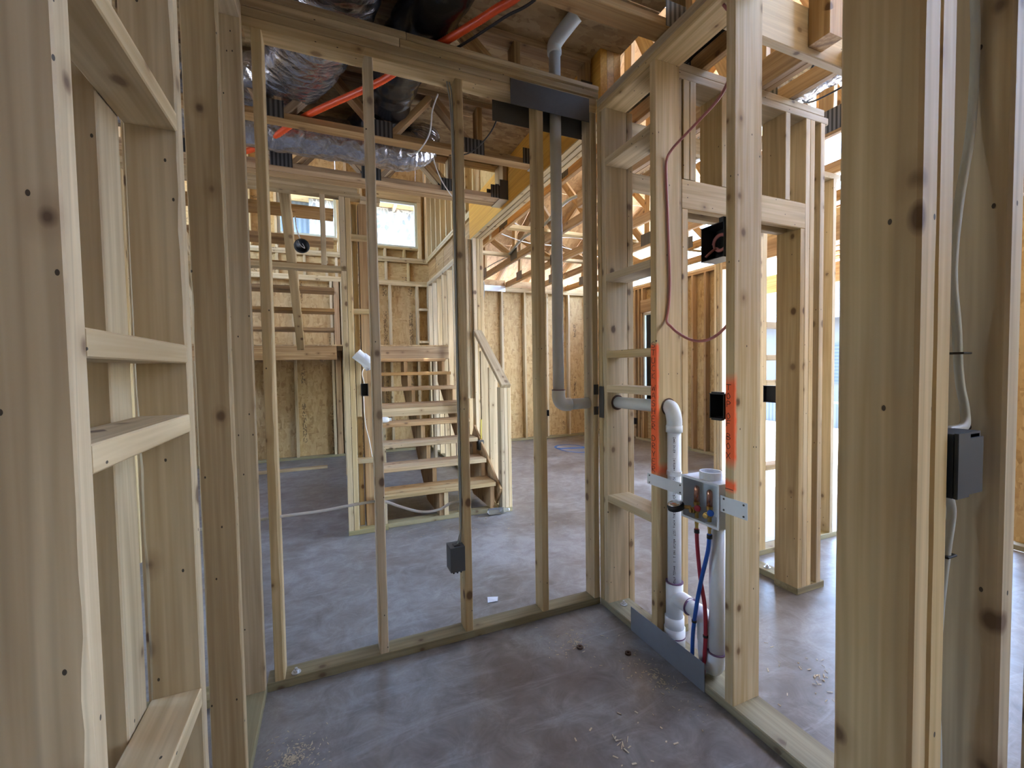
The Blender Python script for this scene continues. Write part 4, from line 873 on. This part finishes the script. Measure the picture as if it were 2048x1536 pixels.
cable('white cable crossing the side wall beyond the black boxes', [(5.07, 4.55, 2.5), (5.07, 4.5, 1.5), (5.07, 4.45, 0.9), (5.05, 4.3, 0.86)], .006, 'white_cable')
cable('black cable swung across the roof trusses over the hall', [(2.3, 1.3, 2.96), (2.45, 1.6, 2.88), (2.62, 1.7, 2.84), (2.8, 1.5, 2.92), (3.0, 1.2, 3.0)], .005, 'black_rubber')

# ================================================================== DUCTS, CONDUIT
def duct(name, label, pts, r, mat, wr=0.03, k=1.0, seg=28, n=14):
    def rf(t, i): return r * (1 + wr * math.sin(i * 1.9) + wr * mnoise.noise(Vector((i * .35, r * 50, 0))))
    P = spline(pts, n); o0 = P[0].copy()
    V, F = tubegeo([p - o0 for p in P], r, seg, k, rf)
    V = [(x + .010 * mnoise.noise(Vector((x * 14, y * 14, z * 14))), y, z + .010 * mnoise.noise(Vector((x * 14 + 5, y * 14, z * 14)))) for x, y, z in V]
    return tag(mk(name, V, F, mat, None, o0, True), label, 'duct')
duct('foil_duct', 'thick foil wrapped duct sloping across the floor trusses', [(0.20, 1.0, 2.985), (0.14, 1.6, 2.985), (0.08, 2.06, 2.985), (-0.02, 2.45, 2.985), (-0.18, 2.82, 2.985), (-0.55, 2.94, 2.985), (-1.3, 2.96, 2.99)], .118, 'foil', k=1.55, wr=.012)
duct('black_duct', 'black wrapped flexible duct beside the foil duct', [(0.66, 0.9, 2.97), (0.60, 1.4, 2.97), (0.47, 2.06, 2.972), (0.40, 2.5, 2.97), (0.36, 3.0, 2.97), (0.2, 3.4, 2.97)], .112, 'black_duct', k=1.2)
duct('foil_duct', 'long foil wrapped duct with a rounded end above the stair wall', [(-2.2, 3.19, 2.875), (-1.4, 3.19, 2.872), (-0.6, 3.19, 2.872), (-0.1, 3.19, 2.87), (0.3, 3.19, 2.87), (0.52, 3.19, 2.875), (0.62, 3.19, 2.905), (0.66, 3.19, 2.96), (0.67, 3.19, 3.03)], .130, 'foil', wr=.02)
duct('foil_duct', 'shiny foil duct over the hall seen past the roof chords', [(2.75, 3.2, 3.05), (2.62, 2.5, 2.98), (2.56, 2.0, 2.93), (2.60, 1.5, 2.97), (2.8, 1.0, 3.1)], .11, 'foil')
duct('black_duct', 'black wrapped duct above the corner of the plumbing wall', [(1.95, 3.0, 3.2), (1.85, 2.4, 3.02), (1.78, 1.9, 2.93), (1.72, 1.4, 2.98), (1.8, 0.9, 3.1)], .11, 'black_duct')
cpts = [(0.98, 0.9, 2.86), (0.80, 1.60, 2.862), (0.70, 1.80, 2.862), (0.57, 2.0, 2.856), (0.42, 2.2, 2.84), (0.28, 2.40, 2.82), (0.0, 2.74, 2.812), (-0.14, 2.94, 2.812), (-0.40, 3.28, 2.77), (-0.62, 3.46, 2.79), (-1.0, 3.6, 2.83)]
P = spline(cpts, 40)
o0 = P[0].copy()
V, F = tubegeo([p - o0 for p in P], .0185, 14, 1.0, lambda t, i: .0185 * (1.0 if i % 2 else 0.90))
tag(mk('orange_conduit', V, F, 'conduit', None, o0, True), 'bright orange ribbed conduit running across the floor trusses', 'conduit')
cable('thin black line running beside the orange conduit', [(1.05, 0.9, 2.85), (0.86, 1.60, 2.85), (0.75, 1.80, 2.85), (0.62, 2.02, 2.845), (0.45, 2.25, 2.83)], .006, 'black_rubber', name='black_line')
0 and cable('thin blue line lying along the long foil duct', [(-0.6, 3.08, 2.792), (-0.1, 3.09, 2.786), (0.25, 3.10, 2.788), (0.42, 3.12, 2.80)], .006, 'blue_pex', name='blue_line')

# ================================================================== LOOSE THINGS
pr = empty('rolled_plans', (0.27, 3.64, 1.35), 'rolled white paper plans tucked against the stair wall', 'paper')
V, F = [], []; nn = 30
for i in range(nn):
    a = i / (nn - 1) * 11.0; r = .012 + .0032 * a
    for s in (0, 1): V.append((r * math.cos(a) * (1 + .25 * s), r * math.sin(a) * (1 + .25 * s), s * .16))
for i in range(nn - 1): F.append((2 * i, 2 * i + 2, 2 * i + 3, 2 * i + 1))
mk('paper_roll', V, F, 'paper', pr, (0.325, 3.60, 1.35), True, Vector((0, 0, 1)).rotation_difference(Vector((-.75, .1, .7))).to_matrix())
lathe('loose_sleeve', pr, [(.048, 0), (.05, .05), (.038, .11), (.012, .145)], (0.315, 3.61, 1.345), (-.6, .12, .8), 'paper', 14)
bt = empty('water_bottle', (1.38, 3.64, 0.03), 'clear empty plastic bottle lying by the newel', 'bottle')
lathe('bottle_body', bt, [(.012, 0), (.029, .004), (.031, .02), (.029, .05), (.031, .06), (.029, .09), (.031, .12), (.024, .15), (.012, .175), (.012, .19)], (1.28, 3.63, 0.033), (1, -.05, 0), 'clear', 18)
lathe('cap', bt, [(.0135, 0), (.0135, .014), (.012, .015)], (1.468, 3.6205, 0.033), (1, -.05, 0), 'pvc', 14)
bt2 = empty('small_bottle', (0.50, 4.49, tz(4)), 'small white bottle standing on a lower stair tread', 'bottle')
lathe('bottle_body', bt2, [(.028, 0), (.03, .004), (.03, .07), (.024, .09), (.014, .10)], (0.45, 4.50, tz(4) + .03), (1, -.1, .05), 'pvc', 16); lathe('cap', bt2, [(.016, 0), (.016, .02), (.015, .021)], (0.55, 4.49, tz(4) + .035), (1, -.1, .05), 'pvc', 14)
tag(mk('paper_sticker', [(-.035, -.018, 0), (.02, -.03, 0.004), (.04, .016, 0.002), (-.02, .03, 0.006), (-.035, -.018, .0008), (.02, -.03, .0048), (.04, .016, .0028), (-.02, .03, .0068)], [(3, 2, 1, 0), (4, 5, 6, 7), (0, 1, 5, 4), (1, 2, 6, 5), (2, 3, 7, 6), (3, 0, 4, 7)], 'paper', None, (0.824, 2.288, 0.001)), 'small white paper slip lying on the concrete behind the wall', 'paper')
tag(lum('scrap_board', None, (-0.95, 6.36, 0.0), (-0.05, 6.45, 0.03), 'spf'), 'pale scrap board lying on the floor under the landing', 'board')
# sprayed circle on the slab: flat paint ring with a bar
V, F = [], []; ns = 48
for i in range(ns):
    a = 2 * math.pi * i / ns; j = 1 + .03 * math.sin(3 * a)
    for r in (.21 * j, .245 * j): V.append((r * math.cos(a), r * 1.55 * math.sin(a), 0))
F = [(2 * i, 2 * i + 1, (2 * i + 3) % (2 * ns), (2 * i + 2) % (2 * ns)) for i in range(ns)]
n0 = len(V); dv = Vector((.92, -.39, 0)); nv = Vector((.39, .92, 0))
V += [tuple(dv * -.25 + nv * -.05), tuple(dv * .25 + nv * -.02), tuple(dv * .25 + nv * .08), tuple(dv * -.25 + nv * .05)]; F.append((n0, n0 + 1, n0 + 2, n0 + 3))
tag(mk('spray_mark', V, F, 'blue_spray', None, (3.60, 6.06, 0.002)), 'blue sprayed circle with a bar on the far slab', 'paint mark')
for (x, y, z, lab) in ((-0.165, 2.03, T, 'anchor bolt and washer on the back wall bottom plate'), (1.43, 1.885, T, 'anchor bolt and washer at the corner of plumbing wall plate'), (2.515, 1.86, T, 'anchor bolt and washer on the closet wall plate')):
    o = empty('anchor_bolt', (x, y, z), lab, 'bolt')
    lathe('washer', o, [(.019, 0), (.019, .003)], (x, y, z), (0, 0, 1), 'galv', 18, False); lathe('nut', o, [(.011, 0), (.011, .009)], (x, y, z + .003), (0, 0, 1), 'galv', 6, False); lathe('threaded_end', o, [(.006, 0), (.006, .008)], (x, y, z + .012), (0, 0, 1), 'galv', 10, False)
for (x, y, lab) in ((1.052, 1.72, 'rusty ring on the laundry floor nearer the back wall'), (1.23, 1.592, 'rusty ring on the laundry floor by the guard plate')):
    tag(ringtube('rust_ring', None, (x, y, 0.0), (0, 0, 1), .006, .014, .008, 'rust_and_hole_shade', 14), lab, 'ring')
def chips(name, label, cx, cy, rx, ry, n, size):
    V, F = [], []
    for i in range(n):
        a = random.uniform(0, 6.28); r = abs(random.gauss(0, .5)); x = rx * r * math.cos(a); y = ry * r * math.sin(a)
        l = size * random.uniform(.4, 1.6); wd_ = size * random.uniform(.12, .35); t = random.uniform(0, 3.14); u = Vector((math.cos(t), math.sin(t), random.uniform(-.15, .15))) * l / 2; v = Vector((-math.sin(t), math.cos(t), random.uniform(-.3, .3))) * wd_ / 2
        c = Vector((x, y, .0015 + abs(u.z) + abs(v.z))); k = len(V)
        for q in (c - u - v, c + u - v, c + u + v, c - u + v): V.append(tuple(q)); 
        for q in (c - u - v, c + u - v, c + u + v, c - u + v): V.append((q.x, q.y, q.z + .0012))
        F.extend([tuple(k + j for j in f) for f in ((3, 2, 1, 0), (4, 5, 6, 7), (0, 1, 5, 4), (1, 2, 6, 5), (2, 3, 7, 6), (3, 0, 4, 7))])
    tag(mk(name, V, F, 'chips', None, (cx, cy, 0)), label, 'sawdust', kind='stuff')
chips('sawdust', 'drift of wood shavings on the floor by the left wall', -0.15, 1.62, .13, .13, 260, .008)
chips('sawdust', 'scattered wood chips near the laundry corner', 1.06, 1.76, .22, .16, 90, .010)
chips('sawdust', 'line of wood chips beside the steel guard plate', 1.24, 1.42, .10, .22, 130, .009)
chips('sawdust', 'few wood splinters on the open laundry floor', 0.9, 1.2, .45, .35, 26, .016)
chips('sawdust', 'wood scraps on the hall floor past the plumbing wall', 1.85, 1.15, .30, .35, 45, .014)
chips('sawdust', 'bits of scrap on the floor by the stairs', 1.0, 3.45, .9, .35, 50, .014)
chips('sawdust', 'crumbs of debris along the far wall floor', 3.4, 6.85, 1.3, .2, 60, .02)

# ================================================================== OUTSIDE
pc = empty('porch_roof', (5.6, 2.0, 2.75), 'timber porch ceiling boards beyond the wide opening', 'porch')
for i in range(9): lum('ceiling_board', pc, (4.5 + i * .17, -2.8, 2.80 - i * .02), (4.5 + i * .17 + .162, 3.84, 2.82 - i * .02), 'syp')
lum('porch_beam', pc, (6.04, -2.8, 2.36), (6.13, 7.0, 2.62), 'syp'); lum('porch_post', pc, (6.03, -2.7, -0.3), (6.14, -2.6, 2.36), 'syp')
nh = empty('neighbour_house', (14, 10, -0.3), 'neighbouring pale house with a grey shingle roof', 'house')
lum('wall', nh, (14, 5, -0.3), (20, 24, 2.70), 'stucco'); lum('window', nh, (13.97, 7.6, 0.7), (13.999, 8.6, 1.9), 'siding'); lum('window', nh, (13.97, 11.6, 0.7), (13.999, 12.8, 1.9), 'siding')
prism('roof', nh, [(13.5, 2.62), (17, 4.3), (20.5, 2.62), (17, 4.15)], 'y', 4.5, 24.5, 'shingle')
tag(lum('low_structure', None, (11.5, 6.0, -0.298), (12.2, 12, 0.30), 'siding'), 'low grey structure outside beyond the wide opening', 'wall')  # plain low box standing in for parked equipment
n2 = empty('stone_house', (-0.5, 11, -0.3), 'stone clad house seen through the high windows', 'house')
lum('wall', n2, (-0.30, 11, -0.3), (9, 15, 5.25), 'stone', ch=.002); lum('wall', n2, (-9, 11.3, -0.3), (-0.3, 15, 5.25), 'siding', ch=.002); lum('soffit', n2, (-9, 10.6, 5.26), (9, 15, 5.35), 'spf'); lum('rafter_tail', n2, (1.55, 10.6, 5.17), (1.6, 10.99, 5.259), 'spf')
